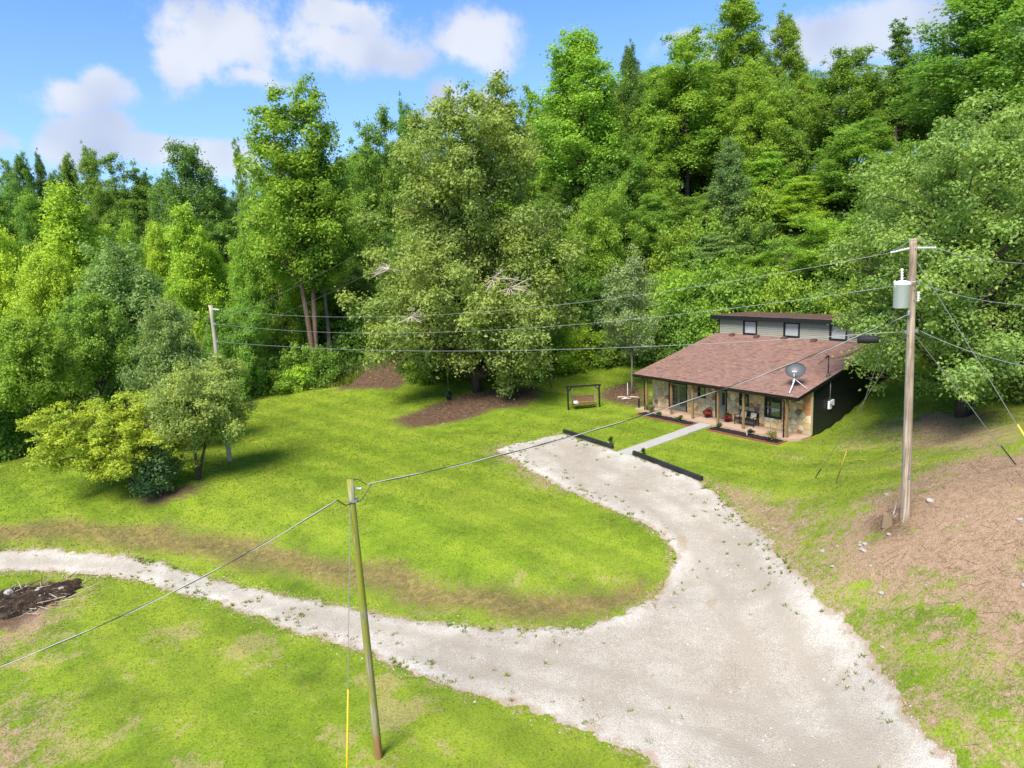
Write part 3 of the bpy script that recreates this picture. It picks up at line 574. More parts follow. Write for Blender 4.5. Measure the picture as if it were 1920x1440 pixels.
SHRUBS = [
 (-39.6,51.3,-1.60,3.3,1.7,(.165,.27,.05),'first mid green shrub from the left in the left hollow'),
 (-35.4,60.2,-1.25,3.2,2.3,(.215,.33,.05),'first fresh green shrub from the left in the left hollow'),
 (-28.9,68.2,-0.56,2.2,2.0,(.125,.215,.05),'first dark green shrub from the left along the far lawn edge'),
 (-27.6,68.4,-0.47,2.7,1.5,(.215,.33,.05),'first fresh green shrub from the left along the far lawn edge'),
 (-26.5,69.1,-0.36,3.7,2.4,(.165,.27,.05),'first mid green shrub from the left along the far lawn edge'),
 (-25.1,69.1,-0.28,3.6,1.6,(.125,.215,.05),'second dark green shrub from the left along the far lawn edge'),
 (-23.7,69.2,-0.19,2.7,2.3,(.215,.33,.05),'third fresh green shrub from the left along the far lawn edge'),
 (-22.3,69.2,-0.10,4.2,1.7,(.165,.27,.05),'second mid green shrub from the left along the far lawn edge'),
 (-21.5,68.4,-0.15,2.7,1.6,(.30,.41,.050),'first bright yellow green shrub from the left along the far lawn edge'),
 (-19.0,69.2,0.23,3.6,1.7,(.165,.27,.05),'third mid green shrub from the left along the far lawn edge'),
 (-8.5,66.4,0.70,3.6,1.9,(.215,.33,.05),'fourth fresh green shrub from the left along the far lawn edge'),
 (-6.9,67.0,0.84,2.3,2.2,(.215,.33,.05),'fifth fresh green shrub from the left along the far lawn edge'),
 (1.4,66.3,0.94,4.0,2.0,(.215,.33,.05),'sixth fresh green shrub from the left along the far lawn edge'),
 (2.7,65.8,0.84,3.8,1.9,(.125,.215,.05),'fifth dark green shrub from the left along the far lawn edge'),
 (4.0,66.6,1.07,3.9,1.9,(.215,.33,.05),'seventh fresh green shrub from the left along the far lawn edge'),
 (5.3,66.4,1.06,3.8,2.1,(.30,.41,.050),'second bright yellow green shrub from the left along the far lawn edge'),
 (6.7,66.6,1.24,3.4,2.1,(.30,.41,.050),'third bright yellow green shrub from the left along the far lawn edge'),
 (8.1,67.2,1.64,2.8,2.0,(.215,.33,.05),'eighth fresh green shrub from the left along the far lawn edge'),
 (9.6,66.5,1.64,2.4,1.8,(.165,.27,.05),'first mid green shrub from the left behind the house'),
 (10.8,66.0,1.66,2.7,1.9,(.165,.27,.05),'second mid green shrub from the left behind the house'),
 (12.2,66.2,2.08,3.4,1.6,(.30,.41,.050),'bright yellow green shrub behind the house'),
 (13.2,64.8,1.70,3.2,2.0,(.125,.215,.05),'first dark green shrub from the left behind the house'),
 (22.8,64.5,4.48,5.4,1.9,(.215,.33,.05),'fifth fresh green shrub from the left behind the house'),
 (23.8,62.4,3.79,5.4,2.0,(.215,.33,.05),'seventh fresh green shrub from the left behind the house'),
 (24.9,60.4,3.60,5.8,2.1,(.215,.33,.05),'eighth fresh green shrub from the left behind the house'),
 (26.7,58.8,4.21,4.2,2.0,(.125,.215,.05),'third dark green shrub from the left behind the house'),
 (27.3,56.5,3.86,4.1,2.3,(.215,.33,.05),'ninth fresh green shrub from the left behind the house'),
 (28.5,54.4,4.06,5.7,2.0,(.215,.33,.05),'tenth fresh green shrub from the left behind the house'),
 (30.3,52.9,4.97,4.1,1.9,(.165,.27,.05),'tenth mid green shrub from the left behind the house'),
 (31.5,50.9,5.40,5.1,2.3,(.125,.215,.05),'fourth dark green shrub from the left behind the house'),
 (32.8,49.1,5.94,6.0,2.2,(.165,.27,.05),'eleventh mid green shrub from the left behind the house'),
 (13.6,65.6,2.14,4.2,1.8,(.215,.33,.05),'first fresh green shrub from the left behind the house'),
 (15.4,64.2,1.91,4.8,2.0,(.165,.27,.05),'third mid green shrub from the left behind the house'),
 (17.2,63.6,2.01,5.6,2.4,(.165,.27,.05),'fifth mid green shrub from the left behind the house'),
 (19.2,63.2,2.29,5.0,2.1,(.215,.33,.05),'fourth fresh green shrub from the left behind the house'),
 (21.2,63.4,3.04,6.0,2.5,(.165,.27,.05),'eighth mid green shrub from the left behind the house'),
 (23.2,63.8,4.24,5.5,2.3,(.165,.27,.05),'ninth mid green shrub from the left behind the house'),
 (16.4,66.2,3.19,6.5,2.7,(.215,.33,.05),'third fresh green shrub from the left behind the house'),
 (19.8,66.0,4.18,6.5,2.7,(.165,.27,.05),'seventh mid green shrub from the left behind the house'),
 (-18.5,76.1,1.51,3.1,1.9,(.125,.215,.05),'third dark green shrub from the left along the far lawn edge'),
 (-25.4,74.2,0.15,5.0,1.9,(.215,.33,.05),'second fresh green shrub from the left along the far lawn edge'),
 (21.3,72.6,9.40,5.8,2.4,(.165,.27,.05),'sixth mid green shrub from the left behind the house'),
 (-16.1,82.1,2.96,4.0,2.3,(.125,.215,.05),'fourth dark green shrub from the left along the far lawn edge'),
 (25.2,71.0,10.10,4.2,2.3,(.125,.215,.05),'second dark green shrub from the left behind the house'),
 (-16.6,76.7,2.04,5.9,2.4,(.165,.27,.05),'fourth mid green shrub from the left along the far lawn edge'),
 (19.2,73.0,8.76,3.6,2.4,(.165,.27,.05),'fourth mid green shrub from the left behind the house'),
 (18.3,74.1,8.97,5.5,2.4,(.215,.33,.05),'second fresh green shrub from the left behind the house'),
 (-31.2,73.8,-0.46,5.4,2.0,(.215,.33,.05),'second fresh green shrub from the left in the left hollow'),
 (8.2,72.9,4.31,3.0,2.0,(.125,.215,.05),'eighth dark green shrub from the left along the far lawn edge'),
 (5.2,70.1,2.41,5.5,2.7,(.125,.215,.05),'sixth dark green shrub from the left along the far lawn edge'),
 (27.3,73.9,12.77,5.4,2.2,(.215,.33,.05),'sixth fresh green shrub from the left behind the house'),
 (7.1,73.2,4.22,6.0,2.7,(.165,.27,.05),'sixth mid green shrub from the left along the far lawn edge'),
 (6.9,71.1,3.14,4.8,2.3,(.125,.215,.05),'seventh dark green shrub from the left along the far lawn edge'),
 (-12.7,76.8,2.96,4.6,2.1,(.165,.27,.05),'fifth mid green shrub from the left along the far lawn edge'),
 (-44.0,60.9,-1.97,4.7,2.0,(.165,.27,.05),'second mid green shrub from the left in the left hollow'),
 (-44.5,64.0,-1.93,3.9,2.4,(.165,.27,.05),'third mid green shrub from the left in the left hollow'),
]
TALLT = (-20.84, 71.87, 0.43, 29.7)
TALLB = (-19.79, 74.33, 0.98, 22.2)
KEY = {'pole_r': (14.04, 23.35, 1.68), 'pole_n': (-4.48, 18.04, -2.78), 'trunk_r': (25.22, 37.01, 2.0), 'big': (-3.2, 61.1, 0.14), 'swing': (5.71, 53.58, -0.23), 'tire': (-5.63, 58.97, -0.16), 't_yellow': (-23.11, 40.27, -1.11), 't_light': (-20.04, 41.17, -0.93), 'sapling': (10.3, 57.48, 0.03), 'tb0': (3.43, 46.88, -0.47), 'tb1': (6.26, 42.6, -0.6), 'tb2': (7.3, 41.07, -0.61), 'tb3': (10.14, 35.86, -0.78), 'guyA': (15.08, 30.72, 0.59), 'guyB': (14.99, 32.69, 0.22), 'guyR1': (18.38, 23.9, 3.34), 'guyR2': (17.15, 20.98, 3.19), 'stump': (14.14, 24.01, 1.69), 'burn': (-23.77, 30.34, -3.33), 'post_s': (9.83, 51.92, -0.12), 'pl1': (6.3, 43.52, -0.56), 'pl2': (7.96, 40.87, -0.58), 'rock1': (13.4, 24.18, 1.18), 'logs': (9.09, 55.79, -0.05), 'yguard': (-4.57, 16.82, -2.8)}
# ------------------------------------------------------------------ ground
def vnoise(x, y, seed=0):
    """cheap smooth value noise, 0..1"""
    xi = np.floor(x).astype(np.int64); yi = np.floor(y).astype(np.int64); fx = x-xi; fy = y-yi
    fx = fx*fx*(3-2*fx); fy = fy*fy*(3-2*fy)
    def h(a, b):
        n = (a*374761393 + b*668265263 + seed*982451653) & 0x7fffffff; n = ((n ^ (n >> 13))*1274126177) & 0x7fffffff
        return ((n ^ (n >> 16)) & 0xffff)/65535.0
    return (h(xi, yi)*(1-fx)+h(xi+1, yi)*fx)*(1-fy)+(h(xi, yi+1)*(1-fx)+h(xi+1, yi+1)*fx)*fy
def fbm(x, y, seed=0, octv=4):
    s = 0; a = .5
    for i in range(octv): s = s+a*vnoise(x*2**i, y*2**i, seed+i); a *= .5
    return s/(1-.5**octv)
def sdist(px, py, poly):
    """signed distance to a polygon, positive inside"""
    P = np.array(poly, float); Q = np.roll(P, -1, 0); d = np.full(px.shape, 1e9); ins = np.zeros(px.shape, bool)
    for (ax, ay), (bx, by) in zip(P, Q):
        ex, ey = bx-ax, by-ay; L = ex*ex+ey*ey+1e-12
        tt = np.clip(((px-ax)*ex+(py-ay)*ey)/L, 0, 1); d = np.minimum(d, (px-ax-tt*ex)**2+(py-ay-tt*ey)**2)
        cr = ((ay > py) != (by > py)); ins ^= cr & (px < ex*(py-ay)/(ey if ey else 1e-12)+ax)
    d = np.sqrt(d); return np.where(ins, d, -d)
def patch(px, py, polys, soft):
    r = np.zeros(px.shape)
    for p in polys:
        a = np.array(p); lo = a.min(0)-4; hi = a.max(0)+4
        k = (px > lo[0]) & (px < hi[0]) & (py > lo[1]) & (py < hi[1])
        if k.any(): r[k] = np.maximum(r[k], np.clip(sdist(px[k], py[k], p)/soft*.5+.5, 0, 1))
    return r
HO = np.array([10.28, 51.07]); HX = np.array([.5655, -.8247]); HY = np.array([.8247, .5655])
def hloc(x, y): return (x-HO[0])*HX[0]+(y-HO[1])*HX[1], (x-HO[0])*HY[0]+(y-HO[1])*HY[1]
def wildness(x, y):
    """1 on the woodland floor"""
    lx, ly = hloc(x, y)
    yb = np.interp(x, WOODX, WOODY)+np.where((x > -16.5) & (x < -7), 7.0*np.clip(1-np.abs(x+11.7)/4.8, 0, .5)*2, 0); a = np.clip((y-yb)/1.6, 0, 1)
    a = np.maximum(a, np.clip((ly-15.0)/1.5, 0, 1)*np.clip((x-14)/2, 0, 1))
    a = np.maximum(a, np.clip((x-31)/3, 0, 1)*np.clip((y-30)/4, 0, 1))
    return a
def surf(x, y):
    """terrain with small unevenness"""
    return hgt(x, y) + (fbm(x*.35, y*.35, 3)-.5)*.14*np.clip((np.hypot(x-13, y-47)-9)/8, .15, 1)
def graded(a, b, step, far_lo, far_hi):
    g = list(np.arange(a, b+step*.5, step)); s = step; v = g[-1]
    while v < far_hi: s *= 1.22; v += s; g.append(v)
    s = step; v = g[0]; pre = []
    while v > far_lo: s *= 1.22; v -= s; pre.append(v)
    return np.array(pre[::-1]+g)
gx = graded(-42, 34, .30, -1800, 1800); gy = graded(8, 74, .30, -400, 2600)
X, Y = np.meshgrid(gx, gy); fx_, fy_ = X.ravel(), Y.ravel(); Z = surf(fx_, fy_)
drv = np.full(fx_.shape, -9.0); kk = (fx_ > -45) & (fx_ < 25) & (fy_ > 4) & (fy_ < 60); drv[kk] = sdist(fx_[kk], fy_[kk], DRIVE)
Z = Z - .05*np.clip(drv/.6, 0, 1)*(drv > 0)
lx, ly = hloc(fx_, fy_)
Z = np.where((lx > -.9) & (lx < 12.6) & (ly > .3) & (ly < 14), np.minimum(Z, -.15), Z)
nx, ny = len(gx), len(gy); idx = np.arange(nx*ny).reshape(ny, nx)
quads = np.stack([idx[:-1, :-1], idx[:-1, 1:], idx[1:, 1:], idx[1:, :-1]], -1).reshape(-1, 4)
wob = (fbm(fx_*.5, fy_*.5, 11)-.5)*1.6
dead_a = patch(fx_+wob, fy_+wob*.7, DEAD_PATCHES[1:], 2.6); bank_a = patch(fx_+wob*.7, fy_+wob*.5, DEAD_PATCHES[:1], 1.1)
soil_shade_a = patch(fx_+wob*.6, fy_-wob*.6, SOIL_SHADE_PATCHES, 1.3)
thin_a = np.clip((31.5-fy_)/6, 0, 1)*np.clip(-drv/1.0, 0, 1)*.72 + np.clip((fx_-13)/5, 0, 1)*np.clip((44-fy_)/6, 0, 1)*.55 + .22
dead_a = np.maximum(dead_a, .55*np.clip(1-np.abs(drv+.1)/.55, 0, 1))
me = np_mesh('ground', np.stack([fx_, fy_, Z], 1), quads, {'dead': ('POINT', dead_a), 'dirt': ('POINT', soil_shade_a), 'wild': ('POINT', wildness(fx_, fy_)), 'thin': ('POINT', thin_a), 'bank': ('POINT', bank_a)}, smooth=True)
tag(link('ground', me, M['ground']), 'mown lawn and bare slopes around the house', None, None, 'structure')

# driveway: a thin crowned sheet of gravel whose rim dives under the turf along a ragged line
dx = np.arange(-44, 17, .16); dy = np.arange(6, 48.5, .16); X, Y = np.meshgrid(dx, dy); ax_, ay_ = X.ravel(), Y.ravel()
sd = sdist(ax_, ay_, DRIVE); rag = (fbm(ax_*.9, ay_*.9, 21, 5)-.5)*1.1+(fbm(ax_*3, ay_*3, 25, 3)-.5)*1.1
e = sd+rag*.55
Zd = surf(ax_, ay_)+np.clip(e*.16, -.07, .028)+(fbm(ax_*1.7, ay_*1.7, 31)-.5)*.03
keep = (sd > -.9).reshape(X.shape); ii = np.arange(X.size).reshape(X.shape)
fk = keep[:-1, :-1] & keep[:-1, 1:] & keep[1:, 1:] & keep[1:, :-1]
q = np.stack([ii[:-1, :-1], ii[:-1, 1:], ii[1:, 1:], ii[1:, :-1]], -1)[fk]
used, inv = np.unique(q, return_inverse=True); q = inv.reshape(-1, 4)
def pdist(px, py, line):
    d = np.full(px.shape, 1e9)
    for (ax0, ay0), (bx0, by0) in zip(line[:-1], line[1:]):
        ex0, ey0 = bx0-ax0, by0-ay0; u = np.clip(((px-ax0)*ex0+(py-ay0)*ey0)/(ex0*ex0+ey0*ey0), 0, 1); d = np.minimum(d, np.hypot(px-ax0-u*ex0, py-ay0-u*ey0))
    return d
wv = (fbm(ax_*.4, ay_*.4, 47)-.5)*.5
trk = np.maximum(*[np.exp(-((pdist(ax_, ay_, L)+wv-.78)/.34)**2) for L in (TRACK_LANE, TRACK_BAY)])
rut = np.clip((sd-.3)/.6, 0, 1)*(.22+.78*trk)*(.65+.6*fbm(ax_*.5, ay_*.5, 41)); Zd = Zd-.015*trk*np.clip((sd-.3)/.6, 0, 1)
loose = np.exp(-((sd-.25)/.38)**2)*(.3+fbm(ax_*1.3, ay_*1.3, 44))
clay = patch(ax_, ay_, CLAY_PATCHES, .35)
me = np_mesh('driveway', np.stack([ax_, ay_, Zd], 1)[used], q, {'edge': ('POINT', np.clip(1-e/.55, 0, 1)[used]), 'rut': ('POINT', np.clip(rut, 0, 1)[used]), 'clay': ('POINT', clay[used]), 'loose': ('POINT', np.clip(loose*.6, 0, 1)[used])}, smooth=True)
tag(link('driveway', me, M['gravel']), 'pale gravel driveway bending from the lane to the parking bay', None, None, 'structure')

# ------------------------------------------------------------------ trees
def leaf_cloud(rng, centers, radii, n, leaf, flat=.9, up=.5, low=.5, shell=.55):
    """leaf quads scattered through clumps; returns verts, faces, tint"""
    centers = np.array(centers); radii = np.array(radii); wgt = radii**2.1; wgt /= wgt.sum()
    ci = rng.choice(len(centers), n, p=wgt)
    d = rng.normal(size=(n, 3)); d /= np.linalg.norm(d, axis=1)[:, None]
    flip = (d[:, 2] < -.15) & (rng.random(n) > low); d[flip, 2] *= -1
    rr = rng.random(n)**shell; far = rng.random(n) < .07; rr = np.where(far, rng.uniform(1.0, 1.42, n), rr)
    lump = 1+.30*np.sin(d[:, 0]*5+ci*1.7)*np.sin(d[:, 1]*5+ci*2.3)
    p = centers[ci]+d*(rr*lump*radii[ci])[:, None]*np.array([1, 1, flat])
    nrm = d*.55+np.array([0, 0, up])+rng.normal(size=(n, 3))*.42; nrm /= np.linalg.norm(nrm, axis=1)[:, None]
    tv = rng.normal(size=(n, 3))+np.array([0, 0, -.35]); tv -= nrm*(tv*nrm).sum(1)[:, None]; tv /= np.linalg.norm(tv, axis=1)[:, None]
    bv = np.cross(nrm, tv)
    L = (leaf*rng.uniform(.55, 1.5, n))[:, None]; Wd = L*rng.uniform(.42, .72, n)[:, None]
    v = np.stack([p-tv*L*.5, p+bv*Wd*.5+nrm*L*.12, p+tv*L*.5-nrm*L*.1, p-bv*Wd*.5+nrm*L*.12], 1).reshape(-1, 3)
    f = np.arange(n*4).reshape(-1, 4)
    ct = rng.random(len(centers)); tint = np.clip(.16+.42*ct[ci]+.34*rng.random(n)+.10*(rr-.6), 0, 1)
    return v, f, tint
PROF = {
 'oval':  lambda t: math.sin(math.pi*min(1, max(.02, .12+.86*t)))**.75,
 'cone':  lambda t: (1-t)**.72*min(1, .45+2.4*t)*1.08+.05,
 'tulip': lambda t: (min(1, .55+1.5*t))*(1-max(0, t-.25)/.75)**.62+.06,
 'dome':  lambda t: math.sqrt(max(0, 1-(t*.97)**2))*min(1, .72+1.2*t),
 'spread': lambda t: min(1, .78+1.1*t)*(1-max(0, t-.22)/.78)**.72+.05,
 'pine':  lambda t: (1-t)**.85*.95+.08,
}
def tree_meshes(seed, H, R, t0, prof, nl, csize, leaf, n, flat=.95, wob=.02, r0=None, rise=.45, multi=1, up=.5, per=4, gap=0., bare=None, lean=(0, 0), stems=None):
    rng = np.random.default_rng(seed); pf = PROF[prof]; r0 = r0 or H*.014+.05; wd = MB(); cs = []; rs = []
    leaders = []
    for s in range(multi):
        off = np.array([0., 0.]) if multi == 1 else R*.45*np.array([math.cos(s*2*math.pi/multi+.6), math.sin(s*2*math.pi/multi+.6)])
        hh = H*(1 if s == 0 else rng.uniform(.82, .97))
        pts = []
        for k in range(9):
            u = k/8; wv = rng.normal(size=2)*wob*H*u*.5
            pts.append((off[0]*u**1.2+wv[0]+lean[0]*u, off[1]*u**1.2+wv[1]+lean[1]*u, -.3+(hh*.96+.3)*u))
        leaders.append(pts); wd.tube(pts, [r0*(1.35 if k == 0 else 1)*(1-k/8*.9) for k in range(9)], 7)
    def on(pts, z):
        u = min(1, max(0, (z+.3)/(pts[-1][2]+.3)))*8; k = min(7, int(u)); a = np.array(pts[k]); b = np.array(pts[k+1]); return a+(b-a)*(u-k)
    for i in range(nl):
        t = (i+.5)/nl; t = min(.985, max(0, t+rng.normal()*.35/nl)); pts = leaders[i % multi]; hh = pts[-1][2]/.96
        if rng.random() < gap: continue
        z = hh*(t0+(1-t0)*t); az = i*2.399+rng.normal()*.35; Rt = R*pf(t)*rng.uniform(.72, 1.12)
        rt = Rt*rise*rng.uniform(.6, 1.3); a = on(pts, max(z-rt, hh*t0*.55)); b0 = on(pts, z)
        end = np.array([b0[0]+Rt*math.cos(az), b0[1]+Rt*math.sin(az), z+rng.normal()*.03*H])
        mid = (a+end)/2+np.array([0, 0, Rt*.10]); rr = r0*(.42*(1-t)+.12)
        if Rt > .5: wd.tube([a, mid, end], [rr, rr*.6, rr*.18], 5, False)
        for k in range(per):
            s = (.42+.58*(k+.6)/per) if per > 1 else .9; q = a*(1-s)**2+2*mid*s*(1-s)+end*s*s
            jit = rng.normal(size=3)*csize*.6*np.array([1, 1, 1.1]); cs.append(q+jit); rs.append(csize*rng.uniform(.6, 1.25)*(.72+.45*pf(t)))
            if k == per-1 and rng.random() < .6:     # a ragged outlying spray
                cs.append(end+(end-b0)*rng.uniform(.06, .16)+rng.normal(size=3)*csize*.3); rs.append(csize*rng.uniform(.28, .5))
    for pts in leaders:
        for k in range(7):
            q = on(pts, pts[-1][2]*(1-.045*k)); cs.append(q+rng.normal(size=3)*np.array([.2, .2, .1])*csize*min(1, .3+k*.3)); rs.append(csize*min(.85, .36+.11*k))
    v, f, ti = leaf_cloud(rng, cs, rs, n, leaf, flat, up)
    return wd, v, f, ti
def tree_proto(key, **kw):
    wd, v, f, ti = tree_meshes(**kw); tm = wd.mesh(key+'_trunk', smooth=True); cm_ = np_mesh(key+'_crown', v, f, {'tint': ('FACE', ti)})
    return tm, cm_, kw['H'], kw['R']
PROTO = {
 'tulip': [tree_proto('tulip', seed=s, H=28, R=5.2, t0=.30, prof='tulip', nl=66, csize=1.12, leaf=.29, n=52000, rise=.75, multi=mu, wob=.012, gap=.10, r0=.30) for s, mu in ((1, 1), (2, 2), (3, 1))],
 'broadtall': [tree_proto('broadtall', seed=s, H=24, R=6, t0=.14, prof='oval', nl=76, csize=1.22, leaf=.31, n=50000, rise=.5, wob=.015, gap=.06, r0=.32) for s in (11, 12)],
 'broad': [tree_proto('broad', seed=s, H=15, R=5, t0=.10, prof='dome', nl=68, csize=.98, leaf=.24, n=50000, rise=.5, multi=mu, wob=.02, gap=.05) for s, mu in ((21, 1), (22, 2), (24, 3))],
 'poplar': [tree_proto('poplar', seed=s, H=17, R=4, t0=.08, prof='cone', nl=60, csize=1.0, leaf=.25, n=40000, rise=.6, wob=.008, flat=.9) for s in (31, 32)],
 'airy': [tree_proto('airy', seed=41, H=15, R=6, t0=.22, prof='dome', nl=46, csize=1.3, leaf=.25, n=28000, rise=.25, flat=.42, up=1.0, gap=.05)],
 'pine': [tree_proto('pine', seed=s, H=24, R=4.2, t0=.22, prof='pine', nl=80, csize=.7, leaf=.27, n=24000, rise=.2, flat=.8, gap=.15, wob=.02) for s in (51,)],
 'canopy': [tree_proto('canopy', seed=71, H=14, R=5, t0=.46, prof='dome', nl=60, csize=.95, leaf=.26, n=36000, rise=.6, wob=.02)],
 'shrub': [tree_proto('shrub', seed=s, H=4, R=2.3, t0=.0, prof='dome', nl=22, csize=.75, leaf=.24, n=9000, rise=.4, multi=3, r0=.06) for s in (61, 62)],
}
CATN = {'tulip': 'tulip_tree', 'broadtall': 'forest_tree', 'broad': 'broadleaf_tree', 'canopy': 'broadleaf_tree', 'poplar': 'poplar_tree', 'airy': 'feathery_tree', 'pine': 'ragged_pine', 'shrub': 'shrub'}
trng = random.Random(77)
def place_tree(kind, x, y, z, h, rad, col, label, group=None, cat='tree', variant=None, rot=None):
    pr = PROTO[kind]; tm, cm_, H, R = pr[variant if variant is not None else trng.randrange(len(pr))]
    root = empty(CATN[kind], (x, y, z-.05), rot if rot is not None else trng.uniform(0, 6.28)); root.scale = (rad/R, rad/R, h*.955/H)
    link('stem' if kind == 'shrub' else 'trunk', tm, M['bark'], root)
    j = trng.uniform(1.15, 1.5); k = trng.uniform(.92, 1.08)
    link('foliage' if kind == 'shrub' else 'crown', cm_, M['leaf'], root, (col[0]*j*k, col[1]*j, col[2]*j))
    return tag(root, label, cat, group)
for (x, y, z, h, r, k, c, lab) in TREES:
    place_tree(k, x, y, z, h, r*1.05, c, lab, 'trees standing out in the wood')
for (x, y, z, h, r, k, c, lab) in WOODLAND:
    place_tree(k, x, y, z, h, r, c, lab, 'woodland trees')
for (x, y, h, k) in ((37, 35, 15, 'broad'), (39, 43, 18, 'broadtall'), (44, 37, 19, 'broadtall'), (46, 48, 20, 'broadtall'), (52, 41, 20, 'tulip'), (41, 27, 14, 'broad'), (50, 30, 19, 'broadtall'), (54, 55, 21, 'tulip'), (62, 46, 22, 'broadtall'), (60, 33, 20, 'broadtall'), (47, 57, 20, 'broadtall'), (66, 60, 22, 'tulip')):
    place_tree(k, x, y, float(hgt(x, y)), h, h*.3, (.18, .285, .05), 'leafy tree on the hill beyond the right picture edge', 'trees on the hill beyond the right edge')
for (x, y, z, h, r, c, lab) in SHRUBS:
    place_tree('shrub', x, y, z, h, r, c, lab, 'shrubs along the wood edge', 'shrub')
# trees with a look of their own
def own_tree(name, loc, col, label, bark='bark', **kw):
    wd, v, f, ti = tree_meshes(**kw); root = empty(name, (loc[0], loc[1], loc[2]-.05))
    wd.build('trunk', M[bark], root, smooth=True); link('crown', np_mesh(name+'_crown', v, f, {'tint': ('FACE', ti)}), M['leaf'], root, col)
    tag(root, label, 'tree'); return root
big = own_tree('lawn_tree', KEY['big'], (.31, .39, .115), 'huge olive green tree over the bare soil ring and tyre swing', seed=101, H=26.6, R=8.6, t0=.10, prof='spread', nl=130, csize=1.28, leaf=.25, n=170000, rise=.5, multi=3, wob=.02, gap=.06, r0=.34, flat=.8, per=4)
own_tree('lawn_tree', KEY['trunk_r'], (.29, .41, .12), 'wide leafy tree with a dark trunk on the slope right of the house', seed=102, H=16.4, R=7.5, t0=.20, prof='dome', nl=100, csize=.9, leaf=.17, n=150000, rise=.55, multi=2, gap=.05, r0=.36, flat=.75, per=4)
own_tree('maple_tree', KEY['t_yellow'], (.41, .49, .065), 'low spreading yellow green tree on the left lawn', seed=103, H=5.7, R=4.0, t0=.34, prof='dome', nl=60, csize=.50, leaf=.14, n=52000, rise=.2, multi=2, r0=.16, flat=.62, lean=(-1.5, -.3))
own_tree('young_tree', KEY['t_light'], (.36, .44, .135), 'pale green twin stemmed tree beside the low yellow green one', seed=104, H=7.4, R=2.5, t0=.38, prof='oval', nl=64, csize=.50, leaf=.135, n=50000, rise=.35, multi=2, r0=.11, lean=(1.2, 0))
own_tree('young_tree', (-21.8, 39.7, -1.15), (.17, .27, .12), 'small blue green bushy tree squeezed under the low yellow green one', seed=105, H=2.5, R=1.1, t0=.38, prof='oval', nl=20, csize=.5, leaf=.15, n=9000, rise=.4, r0=.07)
own_tree('sapling', KEY['sapling'], (.30, .38, .18), 'slender pale sapling with a thin trunk left of the house', 'bark_pale', seed=106, H=11.6, R=2.5, t0=.34, prof='oval', nl=40, csize=.55, leaf=.18, n=13000, rise=.7, r0=.09, gap=.05)
own_tree('tulip_tree', TALLT, (.28, .42, .06), 'tall twin topped tulip tree with a bare brown trunk at the lawn edge', 'bark_brown', seed=108, H=TALLT[3]*.97, R=4.6, t0=.40, prof='tulip', nl=70, csize=1.1, leaf=.29, n=48000, rise=.75, multi=2, wob=.008, r0=.36)
own_tree('tulip_tree', TALLB, (.21, .34, .055), 'slimmer tree with a bare trunk close behind the twin topped tulip tree', 'bark_pale', seed=109, H=TALLB[3], R=3.2, t0=.5, prof='tulip', nl=46, csize=1.0, leaf=.30, n=26000, rise=.7, wob=.01, r0=.26)
# bare grey limbs showing in the huge tree
for (bx, by, bz, L, az) in ((-1.03, 51.59, 10.39, 2.6, -1.2), (0.14, 51.48, 9.74, 2.2, -0.6), (-7.51, 53.68, 7.86, 1.5, -1.8), (-9.22, 54.84, 11.54, 1.6, 2.6)):
    mbr = MB(); r2 = random.Random(int(bx*10)); a = Vector((bx, by-.9, bz))
    root_ = Vector((KEY['big'][0]*.7+bx*.3, KEY['big'][1]-1.0, bz-1.6)); mbr.tube([root_, (root_+a)*.5+Vector((0, 0, .3)), a], [.09, .07, .05], 6, False)
    for k in range(11):
        ang = az+r2.uniform(-1.25, 1.25); ln = L*r2.uniform(.5, 1.1); d = Vector((math.cos(ang)*.9, math.sin(ang)*.55, r2.uniform(-.55, .55)))
        p1 = a+d*ln*.5+Vector((0, 0, r2.uniform(-.1, .25))); p2 = a+d*ln; mbr.tube([a, p1, p2], [.05, .034, .010], 5, False)
        for q in range(3):
            s = p1+(p2-p1)*r2.random(); mbr.tube([s, s+Vector((r2.uniform(-.6, .6), r2.uniform(-.4, .2), r2.uniform(-.3, .5)))], [.016, .005], 4, False)
    o = mbr.build('dead_branch', M['dead_wood'], big, True); o.matrix_parent_inverse = Matrix.Translation(-Vector((KEY['big'][0], KEY['big'][1], KEY['big'][2]-.05)))
# ------------------------------------------------------------------ house
house = empty('stone_house', (10.28, 51.07, 0), math.atan2(-.8247, .5655))
tag(house, 'stone fronted cottage with brown shingle roof, porch posts and a raised clerestory', 'house')
WY = 1.43                                   # plane of the front wall; porch in front of it
SL = .2297                                  # roof slope
EY, EZ, RY = -.30, 2.70, 9.50               # eave line, clerestory line
def rz_(y): return EZ+(y-EY)*SL
slab = MB(); slab.poly([(-1.0,-.28,-.30),(12.25,-.28,-.30),(12.72,.35,-.30),(12.72,WY+.02,-.30),(-1.0,WY+.02,-.30),(-1.0,-.28,0),(12.25,-.28,0),(12.72,.35,0),(12.72,WY+.02,0),(-1.0,WY+.02,0)], [(4,3,2,1,0),(5,6,7,8,9),(0,1,6,5),(1,2,7,6),(2,3,8,7),(3,4,9,8),(4,0,5,9)]).build('porch_slab', M['porch_concrete'], house)
MB().box(-.70, 12.58, WY+.25, 13.6, -.4, -.02).build('floor_slab', M['porch_concrete'], house)
OPEN = [(.95, 2.74, .02, 2.12), (3.76, 4.48, 1.26, 2.12), (5.34, 6.34, .02, 2.12), (7.36, 8.12, 1.20, 2.06), (9.36, 10.62, .70, 2.12)]
WT = 3.02; segs = []; cx = -.75
for (a, b, c, d) in OPEN:
    segs.append((cx, a, 0, WT)); segs.append((a, b, d, WT))
    if c > .1: segs.append((a, b, 0, c))
    cx = b
segs.append((cx, 12.66, 0, WT))
fw = MB()
